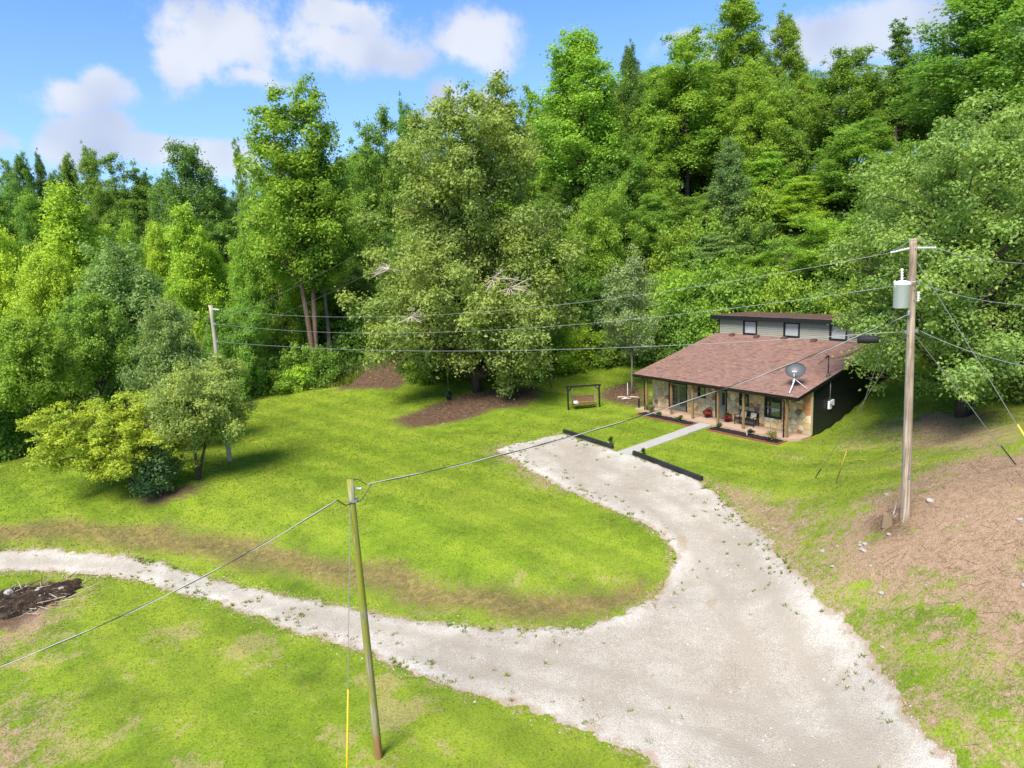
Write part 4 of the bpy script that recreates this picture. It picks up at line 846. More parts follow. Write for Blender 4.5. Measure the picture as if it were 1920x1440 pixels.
for (a, b, c, d) in segs: fw.box(a, b, WY, WY+.22, c, d)
front = fw.build('front_wall', M['mortar'], house)
# irregular ledge stones, each its own piece, set proud of the mortar
STC = [(.60,.45,.22),(.64,.49,.26),(.55,.40,.19),(.68,.55,.32),(.60,.46,.24),(.64,.50,.29),(.50,.42,.24),(.44,.20,.08),(.30,.16,.09),(.60,.37,.14),(.68,.57,.37),(.50,.31,.13),(.58,.44,.22)]
srng = random.Random(9)
def clip_poly(poly, nx_, ny_, c):
    out = []
    for i in range(len(poly)):
        a, b = poly[i], poly[(i+1) % len(poly)]; da = a[0]*nx_+a[1]*ny_-c; db = b[0]*nx_+b[1]*ny_-c
        if da <= 0: out.append(a)
        if (da < 0 < db) or (db < 0 < da):
            u = da/(da-db); out.append((a[0]+(b[0]-a[0])*u, a[1]+(b[1]-a[1])*u))
    return out
seeds = []
for (a, b, c, d) in segs:                  # uneven spacing: big slabs next to small fillers
    got = []; tgt = max(2, int((b-a)*(d-c)/.115))
    for k in range(tgt*30):
        r_ = srng.choice((.13, .17, .22, .30, .40)); x_ = srng.uniform(a, b); z_ = srng.uniform(c, d)
        if all(math.hypot((x_-q[0])*.85, z_-q[1]) > (r_+q[2])*.5+.05 for q in got): got.append((x_, z_, r_))
        if len(got) >= tgt: break
    seeds += [(q[0], q[1], (a, b, c, d)) for q in got]
for i, (sx, sz, rg) in enumerate(seeds):
    sx = min(max(sx, rg[0]+.04), rg[1]-.04); pl = [(rg[0], rg[2]), (rg[1], rg[2]), (rg[1], rg[3]), (rg[0], rg[3])]
    for j, (ox, oz, rg2) in enumerate(seeds):
        if j == i or rg2 != rg or abs(ox-sx) > 1.4 or abs(oz-sz) > 1.4: continue
        dx_, dz_ = ox-sx, oz-sz; L = math.hypot(dx_, dz_)
        if L < .02: continue
        pl = clip_poly(pl, dx_/L, dz_/L, (sx+ox)/2*dx_/L+(sz+oz)/2*dz_/L)
        if len(pl) < 3: break
    if len(pl) < 3: continue
    mx_ = sum(p[0] for p in pl)/len(pl); mz_ = sum(p[1] for p in pl)/len(pl); ext = max(max(abs(p[0]-mx_) for p in pl), max(abs(p[1]-mz_) for p in pl))
    if ext < .05: continue
    k1 = 1-.020/ext; k2 = k1-.045/ext; dep = srng.uniform(.025, .075); n = len(pl)
    def rnd(p, k): return (mx_+(p[0]-mx_)*k+srng.uniform(-.008, .008), mz_+(p[1]-mz_)*k+srng.uniform(-.008, .008))
    o1 = [rnd(p, k1) for p in pl]; o2 = [rnd(p, k2) for p in pl]
    vs = [(p[0], WY+.005, p[1]) for p in o1]+[(p[0], WY-dep*.7, p[1]) for p in o1]+[(p[0], WY-dep, p[1]) for p in o2]
    fs = [(q, (q+1) % n, n+(q+1) % n, n+q) for q in range(n)]+[(n+q, n+(q+1) % n, 2*n+(q+1) % n, 2*n+q) for q in range(n)]+[tuple(range(2*n, 3*n))]
    c = srng.choice(STC); j = srng.uniform(.8, 1.15)
    MB().poly(vs, fs).build('stone', M['stone_col'], front, color=(c[0]*j, c[1]*j, c[2]*j))
# side and rear walls
def side(x0, x1, name, mat):
    zs = [(WY+.22, -.45, rz_(WY+.22)-.12), (RY, -.45, rz_(RY)-.12), (RY, -.45, 6.18), (13.6, -.45, 5.28)]
    pts = []
    outline = [(WY+.222, -.45), (13.6, -.45), (13.6, 6.2), (RY+.05, 6.3), (RY+.05, rz_(RY)-.14), (WY+.222, rz_(WY+.22)-.14)]
    n = len(outline); v = [(x0, y, z) for y, z in outline]+[(x1, y, z) for y, z in outline]
    return MB().poly(v, [tuple(range(n))[::-1], tuple(range(n, 2*n))]+[(q, (q+1) % n, n+(q+1) % n, n+q) for q in range(n)]).build(name, mat, house)
sw = side(12.42, 12.60, 'side_wall', M['black_paint'])
for k in range(14):                        # lapped boards on the upper part of the dark wall
    z0 = 2.30+k*.19; y0 = max(WY+.30, EY+(z0+.19-EZ+.20)/SL)
    if y0 > 13.0: break
    MB().hexa([(12.6, y0, z0), (12.635, y0, z0), (12.635, 13.5, z0), (12.6, 13.5, z0), (12.6, y0, z0+.185), (12.612, y0, z0+.185), (12.612, 13.5, z0+.185), (12.6, 13.5, z0+.185)]).build('siding_board', M['black_paint'], sw) if z0+.19 < 5.1 else None
side(-.75, -.57, 'side_wall', M['sage_paint'])
MB().box(-.57, 12.42, 13.4, 13.6, -.4, 6.2).build('rear_wall', M['sage_paint'], house)
# main roof
def slope_box(mb, x0, x1, ya, za, yb, zb, th):
    return mb.hexa([(x0, ya, za-th), (x1, ya, za-th), (x1, yb, zb-th), (x0, yb, zb-th), (x0, ya, za), (x1, ya, za), (x1, yb, zb), (x0, yb, zb)])
RX0, RX1 = -1.15, 12.85
roof = slope_box(MB(), RX0+.03, RX1-.03, EY+.02, rz_(EY+.02), RY+.3, rz_(RY+.3), .12).build('roof', M['black_paint'], house)
def shingles(parent, x0, x1, ya, za, yb, zb, seed):
    rng = np.random.default_rng(seed); L = math.hypot(yb-ya, zb-za); uy, uz = (yb-ya)/L, (zb-za)/L; ny_, nz_ = -uz, uy
    if nz_ < 0: ny_, nz_ = -ny_, -nz_
    v = []; f = []; ti = []; nrow = int(L/.145)
    for i in range(nrow+1):
        s0 = i*.145; s1 = min(L, s0+.175); x = x0-rng.random()*.3; 
        while x < x1:
            wd_ = rng.choice([.16, .24, .33, .33]); a = max(x, x0); b = min(x+wd_-.006, x1); x += wd_
            if b-a < .02: continue
            d0 = s0+rng.normal()*.006; h0 = .018+rng.random()*.006; base = len(v)
            for xx, ss, hh in ((a, d0, .002), (b, d0, .002), (a, d0, h0), (b, d0, h0), (b, s1, .006), (a, s1, .006)):
                v.append((xx, ya+uy*ss+ny_*hh, za+uz*ss+nz_*hh))
            f += [(base, base+1, base+3, base+2), (base+2, base+3, base+4, base+5)]; tt = float(np.clip(rng.normal(.5, .24), 0, 1)); ti += [tt, tt]
    o = link('shingles', np_mesh('shingles', v, f, {'tint': ('FACE', ti)}), M['shingle'], parent); o['kind'] = 'stuff'; return o
shingles(roof, RX0, RX1, EY, rz_(EY)+.004, RY, rz_(RY)+.004, 3)
MB().box(RX0, RX1, EY-.02, EY+.018, EZ-.20, EZ-.004).build('fascia', M['black_paint'], house)
for x in (RX0-.005, RX1-.03):
    slope_box(MB(), x, x+.035, EY+.02, rz_(EY+.02)+.0, RY+.2, rz_(RY+.2)+.0, .22).build('rake_board', M['black_paint'], house)
g = MB(); pr_ = [(0, .0), (-.0, -.12), (-.09, -.12), (-.12, -.02), (-.11, -.02), (-.085, -.105), (-.012, -.105), (-.012, 0)]
n = len(pr_); v = [(x, EY-.024+p[0], EZ-.012+p[1]) for x in (RX0+.02, RX1-.02) for p in pr_]
g.poly(v, [(q, (q+1) % n, n+(q+1) % n, n+q) for q in range(n)]+[tuple(range(n))[::-1], tuple(range(n, 2*n))]).build('gutter', M['bronze_gutter'], house)
for x in (-.12, 11.80):
    MB().bar((x, EY-.07, EZ-.13), (x, EY-.07, EZ-.20), .07, .06).bar((x, EY-.07, EZ-.19), (x, -.13, EZ-.42), .07, .06).bar((x, -.13, EZ-.40), (x, -.13, .0), .07, .06, (0, 1, 0)).build('downspout', M['bronze_gutter'], house)
for x in (0, 2.47, 4.47, 6.68, 8.74, 11.94):
    MB().box(x-.07, x+.07, -.07, .07, 0, rz_(-.07)-.125).build('porch_post', M['post_timber'], house, bevel=.008)
MB().box(-.6, 12.6, -.06, .06, EZ-.22, EZ-.10).build('porch_beam', M['black_paint'], house)
# clerestory
WIN = [(1.62, 2.94), (5.28, 6.66), (9.00, 10.34)]
cl = MB(); cx = -.75
for a, b in WIN+[(12.6, 12.6)]:
    cl.box(cx, a, RY, RY+.12, rz_(RY)-.25, 6.2); cx = b
for a, b in WIN: cl.box(a, b, RY, RY+.12, rz_(RY)-.25, 5.06)
cw = cl.build('clerestory_wall', M['siding_sage'], house)
cx = -.75
for a, b in WIN+[(12.6, 12.6)]:
    for k in range(8):
        z0 = 4.985+k*.145
        MB().hexa([(cx, RY-.050, z0), (a, RY-.050, z0), (a, RY, z0), (cx, RY, z0), (cx, RY-.010, z0+.142), (a, RY-.010, z0+.142), (a, RY, z0+.142), (cx, RY, z0+.142)]).build('siding_board', M['siding_sage'], cw)
    cx = b
for x in (-.80, 12.56): MB().box(x, x+.09, RY-.05, RY+.10, rz_(RY)-.05, 6.2).build('corner_board', M['black_paint'], cw)
def window(x0, x1, z0, z1, y, parent, name='window', cas=.10, frosted=False):
    f_ = MB()
    for (a, b, c, d) in ((x0, x1, z0, z0+cas), (x0, x1, z1-cas, z1), (x0, x0+cas, z0+cas, z1-cas), (x1-cas, x1, z0+cas, z1-cas)): f_.box(a, b, y-.07, y+.05, c, d)
    fr_ = f_.build(name, M['black_paint'], parent)
    if not frosted and z1-z0 > .7:
        zm = (z0+z1)/2; MB().box(x0+cas, x1-cas, y-.035, y+.02, zm-.03, zm+.03).build('sash_rail', M['sage_paint'], fr_)
    MB().box(x0+cas, x1-cas, y+.022, y+.030, z0+cas, z1-cas).build('pane', M['frosted' if frosted else 'glass'], fr_)
    if frosted: MB().box(x0+cas, x1-cas, y+.045, y+.06, z0+cas, z1-cas-.02).build('blind', M['curtain'], fr_)
    else:
        n = 24; vv = []; xs = np.linspace(x0+cas*.6, x1-cas*.6, n)
        for z in (z0+cas*.5, z1-cas*.5): vv += [(x, y+.12+.03*math.sin(i*1.9), z) for i, x in enumerate(xs)]
        MB().poly(vv, [(i, i+1, n+i+1, n+i) for i in range(n-1)]).build('curtain', M['curtain'], fr_, True)
    return fr_
for a, b in WIN: window(a, b, 5.00, 6.16, RY+.0, cw, 'clerestory_window', .13, True)
window(3.76, 4.48, 1.26, 2.12, WY, house, cas=.09); window(7.36, 8.12, 1.20, 2.06, WY, house, cas=.09); window(9.36, 10.62, .70, 2.12, WY, house, cas=.10)
# upper roof falls to the back
UR = slope_box(MB(), -1.30, 12.98, 9.10, 6.50, 14.3, 6.36, .10).build('upper_roof', M['black_paint'], house)
shingles(UR, -1.32, 13.0, 14.3, 6.364, 9.08, 6.506, 5)
MB().box(-1.31, 12.99, 9.05, 9.09, 6.17, 6.505).build('fascia', M['black_paint'], house)
for x in (-1.335, 12.985): slope_box(MB(), x, x+.03, 9.09, 6.50, 14.3, 6.355, .26).build('rake_board', M['black_paint'], house)
for x in (.84, 3.18, 5.59, 8.05):
    z = rz_(9.15); MB().hexa([(x-.2, 8.86, rz_(8.86)+.02), (x+.2, 8.86, rz_(8.86)+.02), (x+.2, 9.25, rz_(9.25)+.02), (x-.2, 9.25, rz_(9.25)+.02), (x-.17, 8.92, rz_(8.92)+.24), (x+.17, 8.92, rz_(8.92)+.24), (x+.17, 9.2, rz_(9.2)+.2), (x-.17, 9.2, rz_(9.2)+.2)]).build('roof_vent', M['shingle_flash'], roof)
# doors
def glazed_leaf(x0, x1, z0, z1, y, parent, cols, rows, mat='sage_paint', bot=.28):
    lf = MB(); st = .11
    for (a, b, c, d) in ((x0, x0+st, z0, z1), (x1-st, x1, z0, z1), (x0+st, x1-st, z0, z0+bot), (x0+st, x1-st, z1-.13, z1)): lf.box(a, b, y, y+.045, c, d)
    leafo = lf.build('door_leaf', M[mat], parent); gx0, gx1, gz0, gz1 = x0+st, x1-st, z0+bot, z1-.13
    mu = MB()
    for i in range(1, cols): xx = gx0+(gx1-gx0)*i/cols; mu.box(xx-.012, xx+.012, y+.004, y+.03, gz0, gz1)
    for j in range(1, rows): zz_ = gz0+(gz1-gz0)*j/rows; mu.box(gx0, gx1, y+.006, y+.028, zz_-.012, zz_+.012)
    mu.build('muntin', M[mat], leafo); MB().box(gx0, gx1, y+.034, y+.040, gz0, gz1).build('pane', M['glass'], leafo)
    return leafo
fd = MB().box(.95, 1.10, WY-.06, WY+.10, .02, 2.12).box(2.64, 2.74, WY-.06, WY+.10, .02, 2.12).box(1.10, 2.64, WY-.06, WY+.10, 2.02, 2.12).build('french_door', M['black_paint'], house)
glazed_leaf(1.10, 1.87, .03, 2.02, WY+.02, fd, 3, 5); l2 = glazed_leaf(1.875, 2.64, .03, 2.02, WY+.02, fd, 3, 5)
MB().box(1.89, 1.93, WY-.06, WY+.02, .98, 1.03).box(1.89, 2.0, WY-.065, WY-.05, .99, 1.02).build('door_handle', M['black_metal'], fd)
d2 = MB().box(5.34, 5.46, WY-.06, WY+.10, .02, 2.12).box(6.24, 6.34, WY-.06, WY+.10, .02, 2.12).box(5.46, 6.24, WY-.06, WY+.10, 2.02, 2.12).build('front_door', M['black_paint'], house)
MB().box(5.46, 6.24, WY+.01, WY+.055, .03, 2.02).box(5.58, 6.12, WY-.004, WY+.01, .15, .90).box(5.58, 5.80, WY-.004, WY+.01, 1.0, 1.9).build('door_leaf', M['sage_paint'], d2)
MB().box(5.90, 6.12, WY-.002, WY+.008, 1.0, 1.9).build('pane', M['black_metal'], d2); MB().box(5.50, 5.55, WY-.05, WY+.01, .98, 1.06).build('door_handle', M['black_metal'], d2)
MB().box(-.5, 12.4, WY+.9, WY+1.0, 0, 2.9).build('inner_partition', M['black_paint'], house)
# electric meter on the dark wall
em = MB().box(12.64, 12.76, 3.30, 3.62, 1.40, 1.92).build('meter_box', M['grey_enamel'], house, bevel=.01)
MB().box(12.64, 12.74, 3.64, 3.92, 1.58, 1.96).build('breaker_box', M['grey_enamel'], house, bevel=.01)
MB().tube([(12.70, 3.46, 1.90), (12.70, 3.46, 3.30)], .03, 8).build('conduit', M['galvanised'], house, True)
MB().lathe([(.09, 0), (.09, .05), (.06, .08)], (12.78, 3.46, 1.66), 10).build('meter_dial', M['glass'], em)
# service mast and flashing through the roof
sm = MB().tube([(12.58, 3.34, rz_(3.34)-.1), (12.58, 3.34, rz_(3.34)+1.25)], .035, 8).tube([(12.58, 3.34, rz_(3.34)+1.25), (12.58, 3.20, rz_(3.34)+1.32), (12.58, 3.02, rz_(3.34)+1.20)], .055, 8).build('service_mast', M['black_metal'], house, True)
MB().lathe([(.16, -.03), (.10, .10), (.05, .16)], (12.58, 3.34, rz_(3.34)+.02), 10).build('mast_flashing', M['dish_grey'], sm, True)
MB().tube([(12.58, 3.02, rz_(3.34)+1.18), (12.2, 2.9, rz_(3.34)+.85), (12.0, 3.1, rz_(3.34)+.75), (12.25, 3.3, rz_(3.34)+.9), (12.60, 3.36, rz_(3.34)+1.12)], .012, 5).build('drip_loop', M['wire_black'], sm, True)
def hw(x, y, z=0.0): return (HO[0]+x*HX[0]+y*HY[0], HO[1]+x*HX[1]+y*HY[1], z)
HR = house.rotation_euler.z
# satellite dish on the roof
def rp(x, y, h=0): return Vector((x, y, rz_(y)+h))
sd_ = empty('satellite_dish', hw(11.75, .75, rz_(.75)), HR); tag(sd_, 'grey satellite dish on a white tripod near the roof corner', 'satellite dish')
O_ = rp(11.75, .75)
top = Vector((-.05, .28, .95))
MB().tube([rp(11.98, .12, .03)-O_, Vector((.06, .10, .50)), top], .035, 8).build('mast_arm', M['white_plastic'], sd_, True)
for q in (rp(12.60, 1.05, .03), rp(11.45, 1.15, .03)): MB().tube([q-O_, top*.72], .018, 6).build('strut', M['white_plastic'], sd_, True)
MB().box(.14, .32, -.70, -.55, rz_(.12)-O_.z+.02, rz_(.12)-O_.z+.05).build('foot_plate', M['galvanised'], sd_)
db = MB(); R_ = .60; N = 28; rings = 7
nrm = Vector((.36, -.70, .60)).normalized(); ua = nrm.cross(Vector((0, 0, 1))).normalized(); ub = ua.cross(nrm)
cc = top+Vector((-.02, .14, .22)); vs = []; fs = []
for side_, off in ((0, 0), (1, -.02)):
    vs.append(tuple(cc+nrm*(-.16+off)))
    for i in range(1, rings+1):
        r = i/rings; vs += [tuple(cc+ua*math.cos(2*math.pi*k/N)*R_*r+ub*math.sin(2*math.pi*k/N)*R_*.9*r+nrm*(-.16*(1-r*r)+off)) for k in range(N)]
    b = 0 if side_ == 0 else 1+rings*N
    for k in range(N): fs.append((b, b+1+k, b+1+(k+1) % N))
    for i in range(rings-1):
        for k in range(N): fs.append((b+1+i*N+k, b+1+(i+1)*N+k, b+1+(i+1)*N+(k+1) % N, b+1+i*N+(k+1) % N))
b2 = 1+rings*N; e0 = 1+(rings-1)*N
for k in range(N): fs.append((e0+k, e0+(k+1) % N, b2+e0+(k+1) % N, b2+e0+k))
db.poly(vs, fs).build('reflector', M['dish_grey'], sd_, True)
lnb = cc+nrm*.42-ub*.34
MB().tube([cc-ub*.50, lnb], .018, 6).build('feed_arm', M['white_plastic'], sd_, True)
MB().tube([lnb-ua*.13, lnb+ua*.13], .05, 8).tube([lnb, lnb-nrm*.14], .045, 8).build('receiver', M['white_plastic'], sd_, True)
# walkway slabs from porch to parking bay
wk = empty('walkway', hw(5.9, -4.2, -.3), HR); tag(wk, 'narrow pale concrete walkway from gravel parking to porch', None, None, 'structure')
for (ya, za, yb, zb, x0, x1) in ((-.32, -.06, -2.75, -.20, 5.40, 6.42), (-2.77, -.205, -8.35, -.57, 5.45, 6.48)):
    MB().hexa([(x0-5.9, yb+4.2, zb-.12+.3), (x1-5.9, yb+4.2, zb-.12+.3), (x1-5.9, ya+4.2, za-.25+.3), (x0-5.9, ya+4.2, za-.25+.3), (x0-5.9, yb+4.2, zb+.3), (x1-5.9, yb+4.2, zb+.3), (x1-5.9, ya+4.2, za+.3), (x0-5.9, ya+4.2, za+.3)]).build('paving_slab', M['walk_concrete'], wk, bevel=.01)
# brick-edged beds
for (x0, x1, lab) in ((.1, 5.25, 'brick edged mulch bed left of the walkway'), (6.75, 12.2, 'brick edged mulch bed right of the walkway')):
    bd = empty('flower_bed', hw((x0+x1)/2, -.8, -.1), HR); tag(bd, lab, 'flower bed'); w2 = (x1-x0)/2
    n = 40; vv = []; r3 = random.Random(int(x0*10))
    for j in range(8): vv += [(-w2+.1+(x1-x0-.2)*i/n, -.42+.85*j/7, -.03+r3.uniform(0, .05)+.03*math.sin(j/7*3.1)) for i in range(n+1)]
    MB().poly(vv, [(j*(n+1)+i, j*(n+1)+i+1, (j+1)*(n+1)+i+1, (j+1)*(n+1)+i) for j in range(7) for i in range(n)]).build('mulch', M['mulch'], bd)
    eb = MB(); x = -w2
    while x < w2-.1: eb.box(x, x+.20, -.56, -.45, -.14, -.005+r3.uniform(-.01, .012)); x += .21
    for xx in (-w2, w2-.1):
        y = -.44
        while y < .4: eb.box(xx, xx+.10, y, y+.20, -.14, -.005+r3.uniform(-.01, .012)); y += .21
    o = eb.build('brick_edging', M['brick_edge'], bd); o['kind'] = 'stuff'
def leafy(name, loc, r, h, n, leaf, col, label, cat, seed, mat='leaf', parent=None, low=.6):
    rng = np.random.default_rng(seed); cs = [(rng.normal()*r*.4, rng.normal()*r*.4, h*rng.uniform(.35, .8)) for _ in range(7)]
    v, f, ti = leaf_cloud(rng, cs, [r*rng.uniform(.4, .7) for _ in cs], n, leaf, h/r*.6, .7, low)
    if not label:
        o = link(name, np_mesh(name, v, f, {'tint': ('FACE', ti)}), M[mat], parent, col); o.location = loc; return o
    root = empty(name, loc); link('foliage', np_mesh(name, v, f, {'tint': ('FACE', ti)}), M[mat], root, col); st_ = MB()
    for c in cs: st_.tube([(0, 0, -.05), (c[0]*.5, c[1]*.5, c[2]*.6), c], [.012, .008, .004], 4)
    st_.build('stem', M['bark'], root); return tag(root, label, cat)
for i, (x, y, r, h, col, lab) in enumerate([(11.55, -.85, .42, .75, (.20, .20, .05), 'largest yellow green bush at the right end of the bed'), (9.9, -.8, .2, .4, (.06, .10, .04), 'small plant with a white tag in the right bed'), (7.3, -.75, .2, .38, (.07, .12, .05), 'small pale plant in the right bed beside the walkway'), (3.9, -.8, .22, .36, (.08, .13, .03), 'small bush in the left bed nearest the walkway'), (1.9, -.75, .22, .34, (.08, .13, .03), 'small bush in the middle of the left bed'), (.55, -.2, .36, .5, (.12, .16, .03), 'yellow green plant by the left porch corner')]):
    leafy('bed_plant', hw(x, y, -.08), r, h, 380, .09, col, lab, 'plant', 200+i)
leafy('timber_end_plant', (KEY['pl1'][0], KEY['pl1'][1], KEY['pl1'][2]), .16, .5, 200, .09, (.05, .10, .03), 'small dark plant at the end of the far black timber', 'plant', 220)
leafy('timber_end_plant', (KEY['pl2'][0], KEY['pl2'][1], KEY['pl2'][2]), .14, .4, 160, .09, (.05, .10, .03), 'small dark plant behind the near black timber', 'plant', 221)
MB().box(-.02, .02, -.02, .02, 0, .16).build('plant_tag', M['white_plastic'], None).location = hw(9.72, -.95, -.08); tag(bpy.context.scene.objects['plant_tag'], 'tiny white tag in the mulch of the right bed', 'plant tag')
# potted mums
for i, (x, y, lab) in enumerate([(4.95, 1.02, 'red flowering pot left of the front door'), (6.75, .92, 'red flowering pot beside the porch bench')]):
    pt = empty('flower_pot', hw(x, y, 0), HR); tag(pt, lab, 'flower pot')
    MB().lathe([(.15, 0), (.21, .22), (.235, .22), (.235, .27), (.19, .27)], n=16).build('pot', M['black_metal'], pt)
    leafy('leaves', (0, 0, .18), .30, .42, 500, .08, (.04, .08, .02), None, None, 230+i, 'leaf', pt)
    rng = np.random.default_rng(240+i); d = rng.normal(size=(420, 3)); d[:, 2] = np.abs(d[:, 2]); d /= np.linalg.norm(d, axis=1)[:, None]; fl = MB()
    for q in d:
        c = Vector((q[0]*.31, q[1]*.31, .30+q[2]*.24)); s = rng.uniform(.03, .05); e1 = Vector((q[1], -q[0], .1)).normalized()*s; e2 = Vector(q).cross(e1).normalized()*s
        fl.poly([c-e1, c-e2, c+e1, c+e2, c+Vector(q)*.025], [(0, 1, 4), (1, 2, 4), (2, 3, 4), (3, 0, 4)])
    fo = fl.build('flowers', M['red_flower'], pt); fo['kind'] = 'stuff'
# porch bench
bn = empty('porch_bench', hw(8.25, 1.0, 0), HR); tag(bn, 'dark wicker bench with two pale cushions against the porch wall', 'bench')
for k in range(6): MB().box(-.72, .72, -.30+k*.095, -.22+k*.095, .42, .455).build('seat_slat', M['wicker'], bn)
for k in range(5): MB().box(-.72, .72, .26, .29, .52+k*.085, .59+k*.085).build('back_slat', M['wicker'], bn)
for x in (-.76, .72):
    for y in (-.30, .26): MB().box(x, x+.04, y, y+.04, 0, .93 if y > 0 else .66).build('leg', M['wicker'], bn)
    MB().box(x-.005, x+.045, -.32, .30, .64, .675).build('armrest', M['wicker'], bn)
MB().box(-.74, .74, -.31, -.27, .37, .42).build('apron', M['wicker'], bn)
for x, lab in ((-.36, 'pale square cushion on the left half of the porch bench'), (.42, 'pale square cushion on the right half of the porch bench')):
    cu = MB(); n = 8; vs = []
    for sgn in (1, -1):
        for j in range(n+1):
            for i in range(n+1):
                u, v_ = i/n*2-1, j/n*2-1; vs.append((u*.23*(1-.06*v_*v_), sgn*.07*(1-u**4)*(1-v_**4), v_*.22*(1-.06*u*u)))
    m_ = (n+1)**2; fs = []
    for j in range(n):
        for i in range(n): a = j*(n+1)+i; fs += [(a, a+1, a+n+2, a+n+1), (m_+a+n+1, m_+a+n+2, m_+a+1, m_+a)]
    o = cu.poly(vs, fs).build('cushion', M['cushion'], None, True); o.location = hw(8.25+x, 1.17, .67); o.rotation_euler = (math.radians(-14), 0, HR); tag(o, lab, 'cushion')
# timbers beside the parking bay
for a, b, lab in (('tb0', 'tb1', 'black stacked timber kerb on the far side of the walkway'), ('tb2', 'tb3', 'longer black stacked timber kerb on the near side of the walkway')):
    A, B = Vector(KEY[a]), Vector(KEY[b]); A.z = float(surf(np.array([A.x]), np.array([A.y]))[0]); B.z = float(surf(np.array([B.x]), np.array([B.y]))[0]); L = (B-A).length; rt = empty('timber_kerb', A, math.atan2(B.y-A.y, B.x-A.x)); tag(rt, lab, 'timber kerb'); dz_ = B.z-A.z
    cuts = [0, .55, 1]
    for row in range(2):
        for c0, c1 in zip(cuts[:-1], cuts[1:]):
            if row == 1: c0, c1 = c0*(.45/.55 if c0 else 1), (c1*(.45/.55) if c1 < 1 else 1)
            x0, x1 = L*c0+.006, L*c1-.006; z0, z1 = -.06+dz_*c0+row*.165, -.06+dz_*c1+row*.165; y0 = row*.012
            MB().hexa([(x0, y0, z0), (x1, y0, z1), (x1, y0+.19, z1), (x0, y0+.19, z0), (x0, y0, z0+.16), (x1, y0, z1+.16), (x1, y0+.19, z1+.16), (x0, y0+.19, z0+.16)]).build('timber', M['sleeper_black'], rt, bevel=.012)
# garden swing
gs = empty('garden_swing', KEY['swing'], math.radians(6)); tag(gs, 'black framed garden swing bench standing on the lawn', 'swing')
for x in (-1.28, 1.28):
    MB().box(x-.06, x+.06, -.06, .06, -.2, 1.80).build('post', M['black_paint'], gs, bevel=.006)
MB().box(-1.42, 1.42, -.07, .07, 1.80, 1.92).build('top_beam', M['black_paint'], gs, bevel=.006)
for x in (-1.28, 1.28): MB().bar((x*.985, 0, 1.45), (x*.75, 0, 1.79), .07).build('brace', M['black_paint'], gs)
for k in range(6): MB().box(-.92, .92, -.32+k*.10, -.235+k*.10, .44, .465).build('seat_slat', M['swing_wood'], gs)
for k in range(5): MB().hexa([(-.92, .28+k*.03, .52+k*.10), (.92, .28+k*.03, .52+k*.10), (.92, .30+k*.03, .52+k*.10), (-.92, .30+k*.03, .52+k*.10), (-.92, .305+k*.03, .605+k*.10), (.92, .305+k*.03, .605+k*.10), (.92, .325+k*.03, .605+k*.10), (-.92, .325+k*.03, .605+k*.10)]).build('back_slat', M['swing_wood'], gs)
for x in (-.90, .90):
    MB().box(x-.03, x+.03, -.33, .31, .38, .44).build('seat_bearer', M['black_paint'], gs)
    for y in (-.28, .30): MB().tube([(x, y, .45), (x, 0, 1.80)], .012, 5).build('chain', M['galvanised'], gs)
o = MB().hexa([(-.85, -.25, .475), (-.48, -.25, .475), (-.48, .22, .475), (-.85, .22, .475), (-.82, -.22, .62), (-.5, -.22, .62), (-.5, .20, .66), (-.82, .20, .66)]).build('swing_cushion', M['white_plastic'], None, bevel=.04)
o.location = KEY['swing']; o.rotation_euler = (0, 0, math.radians(6)); tag(o, 'white cushion at the left end of the garden swing seat', 'cushion')
# tyre swing
tx, ty, tz = KEY['tire']; ts = empty('tyre_swing', (tx, ty, tz), math.radians(62)); tag(ts, 'black tyre hung on a rope under the huge tree', 'tyre swing')
tb = MB(); N, K_ = 28, 12; vs = []; fs = []
for i in range(N):
    a = 2*math.pi*i/N
    for k in range(K_):
        b = 2*math.pi*k/K_; cb, sb = math.cos(b), math.sin(b); rr = .31+.10*cb*(abs(cb)**-.35 if abs(cb) > .01 else 1)*.9; w_ = .10*sb*(abs(sb)**-.4 if abs(sb) > .01 else 1)
        vs.append((rr*math.cos(a), w_, .52+rr*math.sin(a)))
for i in range(N):
    for k in range(K_): fs.append((i*K_+k, ((i+1) % N)*K_+k, ((i+1) % N)*K_+(k+1) % K_, i*K_+(k+1) % K_))
tb.poly(vs, fs).build('tyre', M['rubber'], ts, True); MB().tube([(0, 0, .84), (.02, 0, 3.6), (.1, .1, 6.2)], .014, 5).build('rope', M['rope'], ts)
# post, stake, limbs and logs near the sapling and the huge tree
o = MB().box(-.06, .06, -.06, .06, -.2, .75).lathe([(.075, .75), (.075, .80), (.0, .84)], n=8).build('marker_post', M['black_paint']); o.location = KEY['post_s']; tag(o, 'short black post by the left end of the porch', 'post')
o = MB().box(-.025, .025, -.025, .025, -.2, .95).lathe([(.035, .95), (.035, 1.0), (.01, 1.03)], n=8).build('white_stake', M['white_plastic']); sx_, sy_, sz_ = KEY['sapling']; o.location = (sx_-.45, sy_-.4, sz_); tag(o, 'thin white stake beside the sapling trunk', 'stake')
lx0, ly0, lz0 = KEY['logs']; r5 = random.Random(4)
for i in range(4):
    a = r5.uniform(-.6, 1.0); L = r5.uniform(.7, 1.4); p = Vector((lx0+r5.uniform(-.5, .7), ly0+r5.uniform(-.5, .5), lz0+.07)); d = Vector((math.cos(a), math.sin(a), .03))*L
    o = MB().tube([p-p, d*.5+Vector((0, .05, .02)), d], [.07, .06, .045], 7).build('cut_limb', M['dead_wood'], None, True); o.location = p
    tag(o, 'pale cut limb lying on bare soil by the sapling', 'branch', 'cut limbs by the sapling')
bx_, by_ = 2.4, 61.0; bz_ = float(hgt(bx_, by_)); tp = empty('leaning_poles', (bx_, by_, bz_)); tag(tp, 'three dark poles leaning together under the huge tree', 'pole tripod')
